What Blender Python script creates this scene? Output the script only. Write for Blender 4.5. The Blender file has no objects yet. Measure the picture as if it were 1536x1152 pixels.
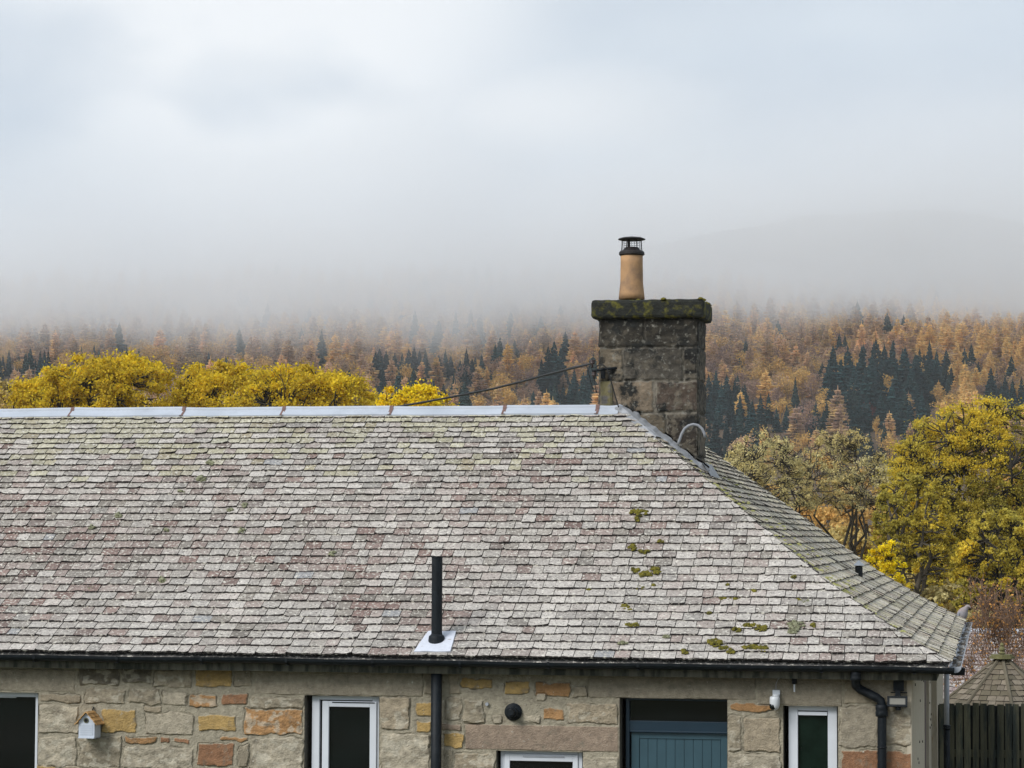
import bpy, math, random
import numpy as np
from mathutils import Vector, Matrix, noise as mnoise

# ------------------------------------------------------------------ camera, sky, sun, exposure
S = bpy.context.scene
COL = S.collection
R = math.radians
SC = 1.3
EZ = 2.5                                    # height of the eaves
F_PX = 3838.0
YAW, PIT, ROL = -0.186, 0.0586, 0.0041
CP = np.array([0.340*SC, -20.055*SC, 0.992*SC + EZ])
fw = np.array([math.sin(YAW)*math.cos(PIT), math.cos(YAW)*math.cos(PIT), math.sin(PIT)])
rt0 = np.array([math.cos(YAW), -math.sin(YAW), 0.0]); up0 = np.cross(rt0, fw)
rt = rt0*math.cos(ROL) + up0*math.sin(ROL); up = -rt0*math.sin(ROL) + up0*math.cos(ROL)
cam = bpy.data.objects.new('camera', bpy.data.cameras.new('camera')); COL.objects.link(cam)
m = Matrix.Identity(4)
for i in range(3):
    m[i][0], m[i][1], m[i][2], m[i][3] = rt[i], up[i], -fw[i], CP[i]
cam.matrix_world = m
cam.data.sensor_width = 36; cam.data.lens = F_PX/1536*36
cam.data.clip_start = 0.5; cam.data.clip_end = 20000
S.camera = cam

SUN_EL, SUN_AZ = R(40), R(-142)              # azimuth from +Y towards +X
S.view_settings.view_transform = 'Standard'; S.view_settings.look = 'None'
S.view_settings.exposure = 0.62; S.view_settings.gamma = 1
S.view_settings.use_curve_mapping = False
S.cycles.use_denoising = True
S.cycles.max_bounces = 22; S.cycles.diffuse_bounces = 3; S.cycles.volume_bounces = 16
S.cycles.transparent_max_bounces = 8
S.cycles.volume_step_rate = 0.25; S.cycles.volume_max_steps = 96

w = bpy.data.worlds.new('World'); S.world = w; w.use_nodes = True
nt = w.node_tree; N = nt.nodes; LK = nt.links
bg = N['Background']
sky = N.new('ShaderNodeTexSky'); sky.sky_type = 'NISHITA'; sky.sun_disc = False
sky.sun_elevation = SUN_EL; sky.sun_rotation = SUN_AZ
tc = N.new('ShaderNodeTexCoord')
mp = N.new('ShaderNodeMapping'); mp.inputs['Scale'].default_value = (1, 1, 2.0)
LK.new(tc.outputs['Generated'], mp.inputs['Vector'])
n1 = N.new('ShaderNodeTexNoise'); n1.inputs['Scale'].default_value = 7.5; n1.inputs['Detail'].default_value = 5; n1.inputs['Roughness'].default_value = 0.42
mp.inputs['Location'].default_value = (0.35, 0.2, 0.1)
LK.new(mp.outputs[0], n1.inputs['Vector'])
cr = N.new('ShaderNodeValToRGB')
cr.color_ramp.elements[0].position = 0.36; cr.color_ramp.elements[0].color = (0.37, 0.43, 0.505, 1)
cr.color_ramp.elements[1].position = 0.66; cr.color_ramp.elements[1].color = (0.50, 0.55, 0.60, 1)
LK.new(n1.outputs['Fac'], cr.inputs['Fac'])
sc_ = N.new('ShaderNodeVectorMath'); sc_.operation = 'SCALE'; sc_.inputs['Scale'].default_value = 0.07
LK.new(sky.outputs[0], sc_.inputs[0])
# bright patch of thin cloud around the hidden sun
geo = N.new('ShaderNodeVectorMath'); geo.operation = 'DOT_PRODUCT'
bd = fw*F_PX + rt*(400-768) + up*(576+40); bd = bd/np.linalg.norm(bd)
geo.inputs[1].default_value = tuple(bd)
nrm = N.new('ShaderNodeVectorMath'); nrm.operation = 'NORMALIZE'
LK.new(tc.outputs['Generated'], nrm.inputs[0]); LK.new(nrm.outputs[0], geo.inputs[0])
mr = N.new('ShaderNodeMapRange'); mr.interpolation_type = 'SMOOTHSTEP'
mr.inputs['From Min'].default_value = 0.9915; mr.inputs['From Max'].default_value = 1.0
mr.inputs['To Max'].default_value = 0.95
LK.new(geo.outputs['Value'], mr.inputs['Value'])
mm = N.new('ShaderNodeMath'); mm.operation = 'MULTIPLY'
mrn = N.new('ShaderNodeMapRange'); mrn.inputs['From Min'].default_value = 0.30; mrn.inputs['From Max'].default_value = 0.50
LK.new(n1.outputs['Fac'], mrn.inputs['Value'])
g2_ = N.new('ShaderNodeVectorMath'); g2_.operation = 'DISTANCE'
sq_ = N.new('ShaderNodeVectorMath'); sq_.operation = 'MULTIPLY'; sq_.inputs[1].default_value = (1, 1, 3.2); LK.new(nrm.outputs[0], sq_.inputs[0])
b2 = fw*F_PX + rt*(790-768) + up*(576-165); b2 = b2/np.linalg.norm(b2)
LK.new(sq_.outputs[0], g2_.inputs[0]); g2_.inputs[1].default_value = (b2[0], b2[1], b2[2]*3.2)
m2_ = N.new('ShaderNodeMapRange'); m2_.interpolation_type = 'SMOOTHSTEP'; m2_.inputs['From Min'].default_value = .085; m2_.inputs['From Max'].default_value = 0; m2_.inputs['To Max'].default_value = .75
LK.new(g2_.outputs['Value'], m2_.inputs['Value'])
mxx = N.new('ShaderNodeMath'); mxx.operation = 'MAXIMUM'; LK.new(mr.outputs[0], mxx.inputs[0]); LK.new(m2_.outputs[0], mxx.inputs[1])
LK.new(mxx.outputs[0], mm.inputs[0]); LK.new(mrn.outputs[0], mm.inputs[1])
gl = N.new('ShaderNodeMix'); gl.data_type = 'RGBA'; gl.inputs['B'].default_value = (0.74, 0.745, 0.75, 1)
LK.new(mm.outputs[0], gl.inputs['Factor']); LK.new(cr.outputs[0], gl.inputs['A'])
mx = N.new('ShaderNodeMix'); mx.data_type = 'RGBA'; mx.inputs['Factor'].default_value = 0.9
LK.new(sc_.outputs[0], mx.inputs['A']); LK.new(gl.outputs['Result'], mx.inputs['B'])
LK.new(mx.outputs['Result'], bg.inputs['Color'])
bg.inputs['Strength'].default_value = 1.0   # the Nishita share is scaled by 0.07 above, the cloud share is plain radiance

sl = bpy.data.lights.new('sun', 'SUN'); sl.energy = 1.95; sl.angle = R(26); sl.color = (1, 0.985, 0.965)
so = bpy.data.objects.new('sun', sl); COL.objects.link(so)
sd = Vector((math.sin(SUN_AZ)*math.cos(SUN_EL), math.cos(SUN_AZ)*math.cos(SUN_EL), math.sin(SUN_EL)))
so.rotation_euler = sd.to_track_quat('Z', 'Y').to_euler()

# ------------------------------------------------------------------ helpers
def ray(px, py):
    d = fw*F_PX + rt*(px-768) - up*(py-576)
    return d/np.linalg.norm(d)
def at_y(px, py, y):
    d = ray(px, py); return CP + d*((y-CP[1])/d[1])
def at_x(px, py, x):
    d = ray(px, py); return CP + d*((x-CP[0])/d[0])
def proj(P):
    d = np.asarray(P, float)-CP; z = d@fw
    return 768+F_PX*(d@rt)/z, 576-F_PX*(d@up)/z

def _h(ix, iy, iz):
    n = (ix*374761393 + iy*668265263 + iz*2147483647) & 0xffffffff
    n = ((n ^ (n >> 13))*1274126177) & 0xffffffff
    return ((n ^ (n >> 16)) & 0xffff)/65535.0
def vn(x, y, z=0.0):
    x, y, z = np.broadcast_arrays(np.asarray(x, float), np.asarray(y, float), np.asarray(z, float))
    x0, y0, z0 = np.floor(x).astype(np.int64), np.floor(y).astype(np.int64), np.floor(z).astype(np.int64)
    fx, fy, fz = x-x0, y-y0, z-z0
    fx, fy, fz = [t*t*(3-2*t) for t in (fx, fy, fz)]
    r = 0
    for a in (0, 1):
        for b in (0, 1):
            for c in (0, 1):
                r = r + (fx if a else 1-fx)*(fy if b else 1-fy)*(fz if c else 1-fz)*_h(x0+a, y0+b, z0+c)
    return r
def fbm(x, y, z=0.0, o=4):
    s, a, t = 0, 0.5, 0
    for i in range(o):
        s = s + a*vn(np.asarray(x)*2**i+17*i, np.asarray(y)*2**i+5*i, np.asarray(z)*2**i); t += a; a *= 0.5
    return s/t

def sfbm(x, y, z=0.0, o=3):
    return .5+.62*mnoise.fractal(Vector((float(x), float(y), float(z))), 1.0, 2.0, o)*.8

class MB:
    def __init__(s): s.v = []; s.f = []; s.c = []; s.cur = (1, 1, 1)
    def V(s, p): s.v.append(tuple(float(t) for t in p)); s.c.append(s.cur); return len(s.v)-1
    def F(s, *ids): s.f.append(tuple(ids))
    def poly(s, pts): s.F(*[s.V(p) for p in pts])
    def box(s, a, b, M=None):
        xs, ys, zs = zip(a, b)
        P = [(xs[i], ys[j], zs[k]) for i in (0, 1) for j in (0, 1) for k in (0, 1)]
        if M is not None: P = [tuple(M @ Vector(p)) for p in P]
        i = [s.V(p) for p in P]
        for q in ((0,1,3,2),(4,6,7,5),(0,4,5,1),(2,3,7,6),(0,2,6,4),(1,5,7,3)): s.F(*[i[t] for t in q])
    def tube(s, pts, rads, n=8, cap=True, sq=None):
        pts = [np.asarray(p, float) for p in pts]
        if not hasattr(rads, '__len__'): rads = [rads]*len(pts)
        rings = []; ref = None
        for k, p in enumerate(pts):
            t = pts[min(k+1, len(pts)-1)]-pts[max(k-1, 0)]; t = t/(np.linalg.norm(t)+1e-9)
            if ref is None:
                ref = np.array([0, 0, 1.0]) if abs(t[2]) < 0.9 else np.array([1.0, 0, 0])
            a = np.cross(t, ref); a /= np.linalg.norm(a)+1e-9; b = np.cross(a, t); ref = b
            r = rads[k]; ra, rb = (r if hasattr(r, '__len__') else (r, r))
            rings.append([s.V(p + a*ra*math.cos(2*math.pi*j/n) + b*rb*math.sin(2*math.pi*j/n)) for j in range(n)])
        for k in range(len(rings)-1):
            for j in range(n):
                s.F(rings[k][j], rings[k][(j+1) % n], rings[k+1][(j+1) % n], rings[k+1][j])
        if cap: s.F(*rings[0][::-1]); s.F(*rings[-1])
    def lathe(s, base, prof, n=20):
        s.tube([np.asarray(base)+np.array([0, 0, z]) for r, z in prof], [r for r, z in prof], n)
    def build(s, name, mat, parent=None, smooth=False, bevel=0, arr=None):
        me = bpy.data.meshes.new(name)
        me.from_pydata(s.v, [], s.f)
        if s.c and any(c != (1, 1, 1) for c in s.c[:1]+s.c[-1:]+s.c[len(s.c)//2:len(s.c)//2+1]):
            at = me.color_attributes.new('col', 'FLOAT_COLOR', 'POINT')
            arr = np.ones((len(s.v), 4), np.float32); arr[:, :3] = np.array(s.c, np.float32)
            at.data.foreach_set('color', arr.ravel())
        me.materials.append(mat)
        if smooth: me.polygons.foreach_set('use_smooth', [True]*len(me.polygons))
        me.update()
        o = bpy.data.objects.new(name, me); COL.objects.link(o)
        if parent is not None: o.parent = parent; o.matrix_parent_inverse = Matrix.Identity(4)
        if parent is not None and parent.type == 'EMPTY':
            me.transform(Matrix.Translation(-parent.location)) if parent.rotation_euler.z == 0 else None
        elif parent is not None and parent.parent is not None and parent.parent.type == 'EMPTY':
            me.transform(Matrix.Translation(-parent.parent.location))
        if bevel:
            b = o.modifiers.new('bevel', 'BEVEL'); b.width = bevel; b.segments = 2; b.limit_method = 'ANGLE'
        return o

def raw_mesh(name, V, Fq, mat, parent=None, smooth=False, col=None):
    """V (n,3) array, Fq (m,k) array of equal sized faces"""
    me = bpy.data.meshes.new(name)
    V = np.asarray(V, np.float32); Fq = np.asarray(Fq, np.int32); k = Fq.shape[1]
    if parent is not None and parent.type == 'EMPTY': V = V-np.array(parent.location, np.float32)
    me.vertices.add(len(V)); me.vertices.foreach_set('co', V.ravel())
    me.loops.add(Fq.size); me.loops.foreach_set('vertex_index', Fq.ravel())
    me.polygons.add(len(Fq)); me.polygons.foreach_set('loop_start', np.arange(0, Fq.size, k, dtype=np.int32))
    if smooth: me.polygons.foreach_set('use_smooth', np.ones(len(Fq), bool))
    if col is not None:
        at = me.color_attributes.new('col', 'FLOAT_COLOR', 'POINT')
        c4 = np.ones((len(V), 4), np.float32); c4[:, :3] = col; at.data.foreach_set('color', c4.ravel())
    me.update(calc_edges=True); me.validate()
    me.materials.append(mat)
    o = bpy.data.objects.new(name, me); COL.objects.link(o)
    if parent is not None: o.parent = parent
    return o
def tag(o, label=None, cat=None, group=None, kind=None):
    if label: o['label'] = label
    if cat: o['category'] = cat
    if group: o['group'] = group
    if kind: o['kind'] = kind
    return o
def empty(name, loc, label, cat, group=None):
    o = bpy.data.objects.new(name, None); COL.objects.link(o); o.location = tuple(float(t) for t in loc)
    return tag(o, label, cat, group)

# ------------------------------------------------------------------ materials
def mat(name, col=(.5, .5, .5), rough=.7, var=.25, scale=8, bump=.0, bscale=40, attr=False, metal=0, spec=.4, second=None, sth=(.5, .6), sscale=5, detail=6, island=0, pos=False, third=None, tth=(.6, .66), tscale=30, stretch=None):
    M = bpy.data.materials.new(name); M.use_nodes = True
    t = M.node_tree; n = t.nodes; l = t.links; b = n['Principled BSDF']
    b.inputs['Roughness'].default_value = rough; b.inputs['Metallic'].default_value = metal
    b.inputs['Specular IOR Level'].default_value = spec
    if pos: tcn = n.new('ShaderNodeNewGeometry'); vec = tcn.outputs['Position']
    else: tcn = n.new('ShaderNodeTexCoord'); vec = tcn.outputs['Object']
    if stretch:
        q = n.new('ShaderNodeMapping'); q.inputs['Scale'].default_value = stretch; l.new(vec, q.inputs[0]); vec = q.outputs[0]
    def noise(s, d=detail):
        x = n.new('ShaderNodeTexNoise'); x.inputs['Scale'].default_value = s; x.inputs['Detail'].default_value = d
        x.inputs['Roughness'].default_value = .62; l.new(vec, x.inputs['Vector']); return x.outputs['Fac']
    if attr:
        a = n.new('ShaderNodeAttribute'); a.attribute_name = 'col'; c = a.outputs['Color']
    else:
        a = n.new('ShaderNodeRGB'); a.outputs[0].default_value = (*col, 1); c = a.outputs[0]
    def mixc(fac, A, B):
        x = n.new('ShaderNodeMix'); x.data_type = 'RGBA'; l.new(fac, x.inputs['Factor']); l.new(A, x.inputs['A'])
        if isinstance(B, tuple): x.inputs['B'].default_value = (*B, 1)
        else: l.new(B, x.inputs['B'])
        return x.outputs['Result']
    def rng(f, a0, a1, b0=0., b1=1.):
        x = n.new('ShaderNodeMapRange'); x.inputs['From Min'].default_value = a0; x.inputs['From Max'].default_value = a1
        x.inputs['To Min'].default_value = b0; x.inputs['To Max'].default_value = b1; l.new(f, x.inputs['Value']); return x.outputs[0]
    if second: c = mixc(rng(noise(sscale), *sth), c, second)
    if third: c = mixc(rng(noise(tscale, 3), *tth), c, third)
    if var:
        v = n.new('ShaderNodeVectorMath'); v.operation = 'SCALE'; l.new(c, v.inputs[0])
        l.new(rng(noise(scale), .25, .75, 1-var, 1+var), v.inputs['Scale']); c = v.outputs[0]
    if island:
        g = n.new('ShaderNodeNewGeometry'); v = n.new('ShaderNodeVectorMath'); v.operation = 'SCALE'; l.new(c, v.inputs[0])
        l.new(rng(g.outputs['Random Per Island'], 0, 1, 1-island, 1+island), v.inputs['Scale']); c = v.outputs[0]
    l.new(c, b.inputs['Base Color'])
    if bump:
        x = n.new('ShaderNodeBump'); x.inputs['Strength'].default_value = bump; x.inputs['Distance'].default_value = .02
        l.new(noise(bscale, 8), x.inputs['Height']); l.new(x.outputs[0], b.inputs['Normal'])
    return M

M_slate = mat('slate', attr=True, rough=.75, var=.34, scale=26, bump=.6, bscale=70, second=(.60, .565, .49), sth=(.54, .62), sscale=30, third=(.085, .07, .062), tth=(.575, .66), tscale=40)
M_stone = mat('rubble_stone', attr=True, rough=.92, var=.32, scale=16, bump=.9, bscale=55, second=(.20, .17, .125), sth=(.56, .74), sscale=9, third=(.52, .48, .40), tth=(.66, .76), tscale=24)
M_chim = mat('chimney_stone', attr=True, rough=.95, var=.45, scale=13, bump=.8, bscale=40, second=(.018, .018, .016), sth=(.49, .60), sscale=5, third=(.20, .19, .16), tth=(.56, .72), tscale=17)
M_cope = mat('mossy_coping', (.020, .021, .017), .95, .4, 14, .9, 40, second=(.115, .105, .015), sth=(.50, .64), sscale=8)
M_lead = mat('lead_sheet', (.44, .47, .52), .45, .14, 6, .15, 18, metal=.0, spec=.5, second=(.36, .39, .43), sth=(.5, .7), sscale=3)
M_strap = mat('rusty_strap', (.17, .10, .085), .8, .4, 30)
M_iron = mat('black_cast_iron', (.006, .009, .012), .55, .5, 12, .25, 50, spec=.25, second=(.018, .021, .023), sth=(.55, .8), sscale=9)
M_greyiron = mat('grey_paint', (.36, .38, .41), .5, .15, 10)
M_fascia = mat('stained_fascia', (.11, .105, .08), .9, .35, 6, .2, 30, second=(.03, .033, .025), sth=(.45, .6), sscale=5, stretch=(3, 1, .6))
M_white = mat('white_paint', (.62, .645, .68), .45, .06, 5)
M_glass = mat('dark_glass', (.005, .007, .007), .05, .5, 2, spec=.4)
M_dark = mat('dark_room', (.003, .003, .004), .9, 0)
M_teal = mat('teal_door_paint', (.036, .078, .098), .4, .12, 6)
M_teald = mat('dark_blue_frame', (.010, .028, .045), .4, .12, 6)
M_pot = mat('clay_pot', (.40, .235, .115), .8, .2, 5, .2, 40, second=(.20, .13, .085), sth=(.5, .75), sscale=4)
M_potdk = mat('sooty_metal', (.018, .014, .013), .6, .3, 20)
M_moss = mat('roof_moss', (.17, .145, .016), 1, .5, 40, .8, 90, second=(.055, .052, .010), sth=(.45, .6), sscale=22)
M_lich = mat('grey_lichen', (.27, .27, .17), 1, .5, 40, .8, 90, second=(.12, .12, .06), sth=(.45, .6), sscale=30)
M_board = mat('cream_board', (.47, .41, .31), .8, .15, 6, .3, 60, second=(.33, .24, .15), sth=(.58, .7), sscale=4, stretch=(3, 3, .5))
M_slot = mat('brown_reveal', (.12, .085, .075), .8, .2, 6)
M_fence = mat('weathered_fence_wood', (.105, .100, .062), .95, .3, 4, .5, 50, second=(.040, .048, .040), sth=(.45, .6), sscale=3, stretch=(3, 3, .4), island=.35)
M_shing = mat('wood_shingle', attr=True, rough=.9, var=.2, scale=14, bump=.4, bscale=50)
M_bird = mat('birdhouse_grey_paint', (.50, .54, .60), .6, .08, 10)
M_birdroof = mat('orange_shingle', (.48, .28, .11), .8, .25, 30, island=.3)
M_cable = mat('cable', (.012, .012, .012), .6, 0)
M_ceram = mat('brown_insulator', (.045, .028, .025), .3, .2, 20, spec=.6)
M_steel = mat('steel', (.45, .46, .47), .35, .1, 20, metal=.8)
M_bark = mat('bark', (.075, .062, .045), .95, .3, 3, .5, 20)
M_barkdk = mat('dark_bark', (.032, .026, .02), .95, .3, 3, .5, 20)
M_barkred = mat('red_twig', (.20, .125, .085), .95, .3, 3)
M_ground = mat('grass_ground', (.05, .07, .02), 1, .4, .4, 0, second=(.11, .075, .03), sth=(.4, .6), sscale=.15)
M_hill = mat('forest_floor', (.085, .055, .032), 1, .4, .02, 0, pos=True)
M_farhill = mat('far_hill_wood', (.10, .09, .07), 1, .4, .01, 0, pos=True)
def leafmat(name, col, second, sscale=.5, island=.35, sth=(.4, .6), third=None, trans=.4, obj=0, fv=None):
    M = mat(name, col, .75, *(fv or (.15, 1)), second=second, sscale=sscale, sth=sth, island=island, pos=True, spec=.2, detail=2, third=third, tscale=.25, tth=(.52, .6))
    n = M.node_tree.nodes; l = M.node_tree.links; b = n['Principled BSDF']
    if obj:
        oi = n.new('ShaderNodeObjectInfo'); mr_ = n.new('ShaderNodeMapRange'); mr_.inputs['To Min'].default_value = 1-obj; mr_.inputs['To Max'].default_value = 1+obj; l.new(oi.outputs['Random'], mr_.inputs['Value'])
        vs_ = n.new('ShaderNodeVectorMath'); vs_.operation = 'SCALE'; l.new(b.inputs['Base Color'].links[0].from_socket, vs_.inputs[0]); l.new(mr_.outputs[0], vs_.inputs['Scale']); l.new(vs_.outputs[0], b.inputs['Base Color'])
    tr = n.new('ShaderNodeBsdfTranslucent'); l.new(b.inputs['Base Color'].links[0].from_socket, tr.inputs['Color'])
    ms = n.new('ShaderNodeMixShader'); ms.inputs[0].default_value = trans
    l.new(b.outputs[0], ms.inputs[1]); l.new(tr.outputs[0], ms.inputs[2]); l.new(ms.outputs[0], n['Material Output'].inputs['Surface'])
    return M
L_yel = leafmat('yellow_leaves', (.80, .60, .035), (.60, .43, .035), .45, trans=.5)
L_yel2 = leafmat('bright_yellow_leaves', (.90, .72, .022), (.84, .60, .02), .7)
L_pale = leafmat('pale_orange_leaves', (.70, .50, .16), (.58, .46, .18), .4)
L_olive = leafmat('lichen_green_leaves', (.70, .61, .30), (.62, .50, .21), .5)
L_green = leafmat('yellow_green_leaves', (.62, .49, .07), (.44, .37, .07), .3, third=(.74, .56, .06), trans=.5)
L_orange = leafmat('orange_leaves', (.70, .44, .14), (.56, .36, .12), .3)
L_red = leafmat('rusty_leaves', (.66, .33, .10), (.50, .25, .09), .7)
L_spruce = leafmat('spruce_needles', (.010, .038, .040), (.020, .050, .050), .05, .5, obj=.45, fv=(.4, .12), trans=.15)
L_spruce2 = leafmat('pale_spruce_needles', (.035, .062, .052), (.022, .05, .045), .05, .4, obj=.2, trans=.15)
L_larch = leafmat('larch_needles', (.70, .46, .26), (.47, .32, .23), .03, .35, third=(.78, .56, .25), obj=.25, fv=(.35, .09))
L_gold = leafmat('golden_larch_needles', (.86, .62, .25), (.76, .50, .20), .05, .35)
L_brown = leafmat('bare_purple_twigs', (.30, .20, .17), (.40, .25, .16), .05, .35)
L_maroon = leafmat('maroon_leaves', (.13, .028, .022), (.09, .02, .02), .1, .3)

# ------------------------------------------------------------------ roof shape
A_ = 3.0*SC; G_ = 4.38*SC; H_ = 2.133*SC; SB = .789*SC; ZB = .433*SC; DEP = 2*A_+G_
def rz(d):                                   # height above the eaves at inset d
    return np.where(np.asarray(d) < SB, ZB*np.asarray(d)/SB, ZB+(H_-ZB)*(np.asarray(d)-SB)/(A_-SB))
L1 = math.hypot(SB, ZB); L2 = math.hypot(A_-SB, H_-ZB); LT = L1+L2
def prof(v):                                 # slope length -> inset, z, normal(inset,z)
    if v < L1:
        t = v/L1; d, z = SB*t, ZB*t; n = (-ZB/L1, SB/L1)
    else:
        t = (v-L1)/L2; d, z = SB+(A_-SB)*t, ZB+(H_-ZB)*t; n = (-(H_-ZB)/L2, (A_-SB)/L2)
    k = min(1, max(0, (v-(L1-.45))/.9))      # round the bell-cast
    n1_ = (-ZB/L1, SB/L1); n2_ = (-(H_-ZB)/L2, (A_-SB)/L2)
    n = (n1_[0]*(1-k)+n2_[0]*k, n1_[1]*(1-k)+n2_[1]*k)
    lift = .03*(1-abs(2*k-1)) if 0 < k < 1 else 0
    return d+n[0]*lift, z+n[1]*lift, n
def front_map(u, v, off):
    d, z, n = prof(v); return (u, d+n[0]*off, EZ+z+n[1]*off)
def side_map(u, v, off):
    d, z, n = prof(v); return (-d-n[0]*off, u, EZ+z+n[1]*off)
def on_front(px, py):
    d = ray(px, py); lo, hi = 20., 40.
    for _ in range(50):
        mid = (lo+hi)/2; P = CP+d*mid
        if P[2] > EZ+float(rz(max(P[1], -.5))) and P[1] < A_: lo = mid
        else: hi = mid
    return CP+d*lo
def on_side(px, py):
    d = ray(px, py); lo, hi = 20., 60.
    for _ in range(60):
        mid = (lo+hi)/2; P = CP+d*mid
        if P[2] > EZ+float(rz(max(-P[0], -.5))): lo = mid
        else: hi = mid
    return CP+d*lo

def courses(total, g0, g1):
    out = []; v = 0
    while v < total-.03:
        e = g0+(g1-g0)*min(1, v/total); out.append((v, e)); v += e
    return out
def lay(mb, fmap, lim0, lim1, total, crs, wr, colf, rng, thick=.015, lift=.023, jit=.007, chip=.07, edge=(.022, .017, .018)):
    for ci, (v, e) in enumerate(crs):
        vt = min(v+e*1.55, total+.01)
        a0, a1, b0, b1 = lim0(v), lim1(v), lim0(min(vt, total)), lim1(min(vt, total))
        u = a0-rng.uniform(0, .2); drift = rng.uniform(-.003, .003)
        while u < max(a1, b1):
            wd = rng.uniform(*wr)
            if rng.random() < .08: wd *= 1.45
            u0, u1 = u+.0035, u+wd-.0035; u += wd
            U0b, U1b, U0t, U1t = max(u0, a0), min(u1, a1), max(u0, b0), min(u1, b1)
            if U1b-U0b < .01: continue
            if U1t-U0t < .004: mid = min(max((U0b+U1b)/2, b0), b1); U0t, U1t = mid-.002, mid+.002
            cc = colf((u0+u1)/2, v, rng); mb.cur = cc
            lf = lift+rng.uniform(-.003, .006); dv = drift+rng.gauss(0, jit*.6)
            if rng.random() < .022: lf += .012; dv -= rng.uniform(.008, .028); tw0 = 1
            k = 4; bot = []
            for i in range(k+1):
                t = i/k; uu = U0b+(U1b-U0b)*t
                vv = v+dv+rng.gauss(0, jit*.45)
                if (i == 0 or i == k) and rng.random() < chip*2: vv += rng.uniform(.01, .03)
                bot.append((uu, vv))
            tw = rng.gauss(0, .0025)
            ts = [(U1t, vt), (U0t, vt)]
            P = [mb.V(fmap(a, b, lf+thick+tw*(1 if j < k/2 else -1))) for j, (a, b) in enumerate(bot)] + [mb.V(fmap(a, b, .003+thick*.5)) for a, b in ts]
            Q = [mb.V(fmap(a, b, lf-.004)) for a, b in bot] + [mb.V(fmap(a, b, -.004)) for a, b in ts]
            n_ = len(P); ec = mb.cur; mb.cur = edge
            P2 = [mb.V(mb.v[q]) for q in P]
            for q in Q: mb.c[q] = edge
            mb.cur = ec
            mb.F(*P)
            for i in range(n_):
                if i == k+1: continue
                j = (i+1) % n_; mb.F(P2[i], Q[i], Q[j], P2[j])

def slate_col(front=True):
    def f(u, v, rng):
        t = v/LT
        n = sfbm(u*.55+(0 if front else 50), v*.75, 3.3)
        n2 = sfbm(u*1.9, v*2.3, 9.1)
        white = np.array((.47, .43, .385)); tan = np.array((.40, .35, .295)); pur = np.array((.235, .160, .135))
        green = np.array((.36, .335, .20)); blue = np.array((.30, .295, .29)); gry = np.array((.37, .345, .315))
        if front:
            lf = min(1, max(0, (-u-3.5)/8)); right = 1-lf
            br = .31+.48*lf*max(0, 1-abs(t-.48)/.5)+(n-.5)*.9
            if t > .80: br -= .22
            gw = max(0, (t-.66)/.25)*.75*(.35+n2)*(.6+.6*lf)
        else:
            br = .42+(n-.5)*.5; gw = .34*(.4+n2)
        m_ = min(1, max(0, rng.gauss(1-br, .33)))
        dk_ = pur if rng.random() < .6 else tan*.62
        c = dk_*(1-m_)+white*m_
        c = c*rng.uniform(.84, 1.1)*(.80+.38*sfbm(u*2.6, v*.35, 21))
        if rng.random() < .10: c = c*.72
        if rng.random() < .008: c = blue
        if rng.random() < gw: c = c*.45+green*rng.uniform(.45, .75)
        if not front: c = c*.95+np.array((.165, .135, .065))  # hip slope colour lifted and warmed to make up for the shade it lies in
        return tuple(c*1.0)
    return f

# ------------------------------------------------------------------ the cottage
house = empty('stone_cottage', (-6, 4, 0), 'long low cottage of rubble stone with a lichened grey slate hipped roof and one chimney', 'house')
XL = -19.0
rnd = random.Random(5)
mb = MB()
mb.cur = (.10, .095, .09)
def fp(u, d, off=0): return (u, d, EZ+float(rz(d))-off)
# roof deck below the slates
dk = .03
for d0, d1 in ((0, SB), (SB, A_)):
    mb.poly([fp(XL, d0, dk), fp(-d0-.02, d0, dk), fp(-d1-.02, d1, dk), fp(XL, d1, dk)])
    mb.poly([(-d0-.02, d0, EZ+float(rz(d0))-dk), (-d0-.02, DEP-d0, EZ+float(rz(d0))-dk), (-d1-.02, DEP-d1, EZ+float(rz(d1))-dk), (-d1-.02, d1, EZ+float(rz(d1))-dk)])
    mb.poly([(-d0, DEP-d0, EZ+float(rz(d0))-dk), (-2*A_+d0, DEP-d0, EZ+float(rz(d0))-dk), (-2*A_+d1, DEP-d1, EZ+float(rz(d1))-dk), (-d1, DEP-d1, EZ+float(rz(d1))-dk)])
    mb.poly([(-2*A_+d0, DEP-d0, EZ+float(rz(d0))-dk), (-2*A_+d0, 2*A_-d0, EZ+float(rz(d0))-dk), (-2*A_+d1, 2*A_-d1, EZ+float(rz(d1))-dk), (-2*A_+d1, DEP-d1, EZ+float(rz(d1))-dk)])
    mb.poly([(-2*A_+d0, 2*A_-d0, EZ+float(rz(d0))-dk), (XL, 2*A_-d0, EZ+float(rz(d0))-dk), (XL, 2*A_-d1, EZ+float(rz(d1))-dk), (-2*A_+d1, 2*A_-d1, EZ+float(rz(d1))-dk)])
crs = courses(LT, .158, .098)
dfun = lambda v: prof(max(0, min(v, LT)))[0]
# notch left for the lead slate round the vent pipe is covered by the lead itself
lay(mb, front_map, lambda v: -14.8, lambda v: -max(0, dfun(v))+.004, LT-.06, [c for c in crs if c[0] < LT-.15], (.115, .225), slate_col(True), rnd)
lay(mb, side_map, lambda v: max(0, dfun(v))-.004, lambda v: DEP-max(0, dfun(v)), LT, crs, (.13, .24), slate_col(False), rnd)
roof = mb.build('roof', M_slate, house)

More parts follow.
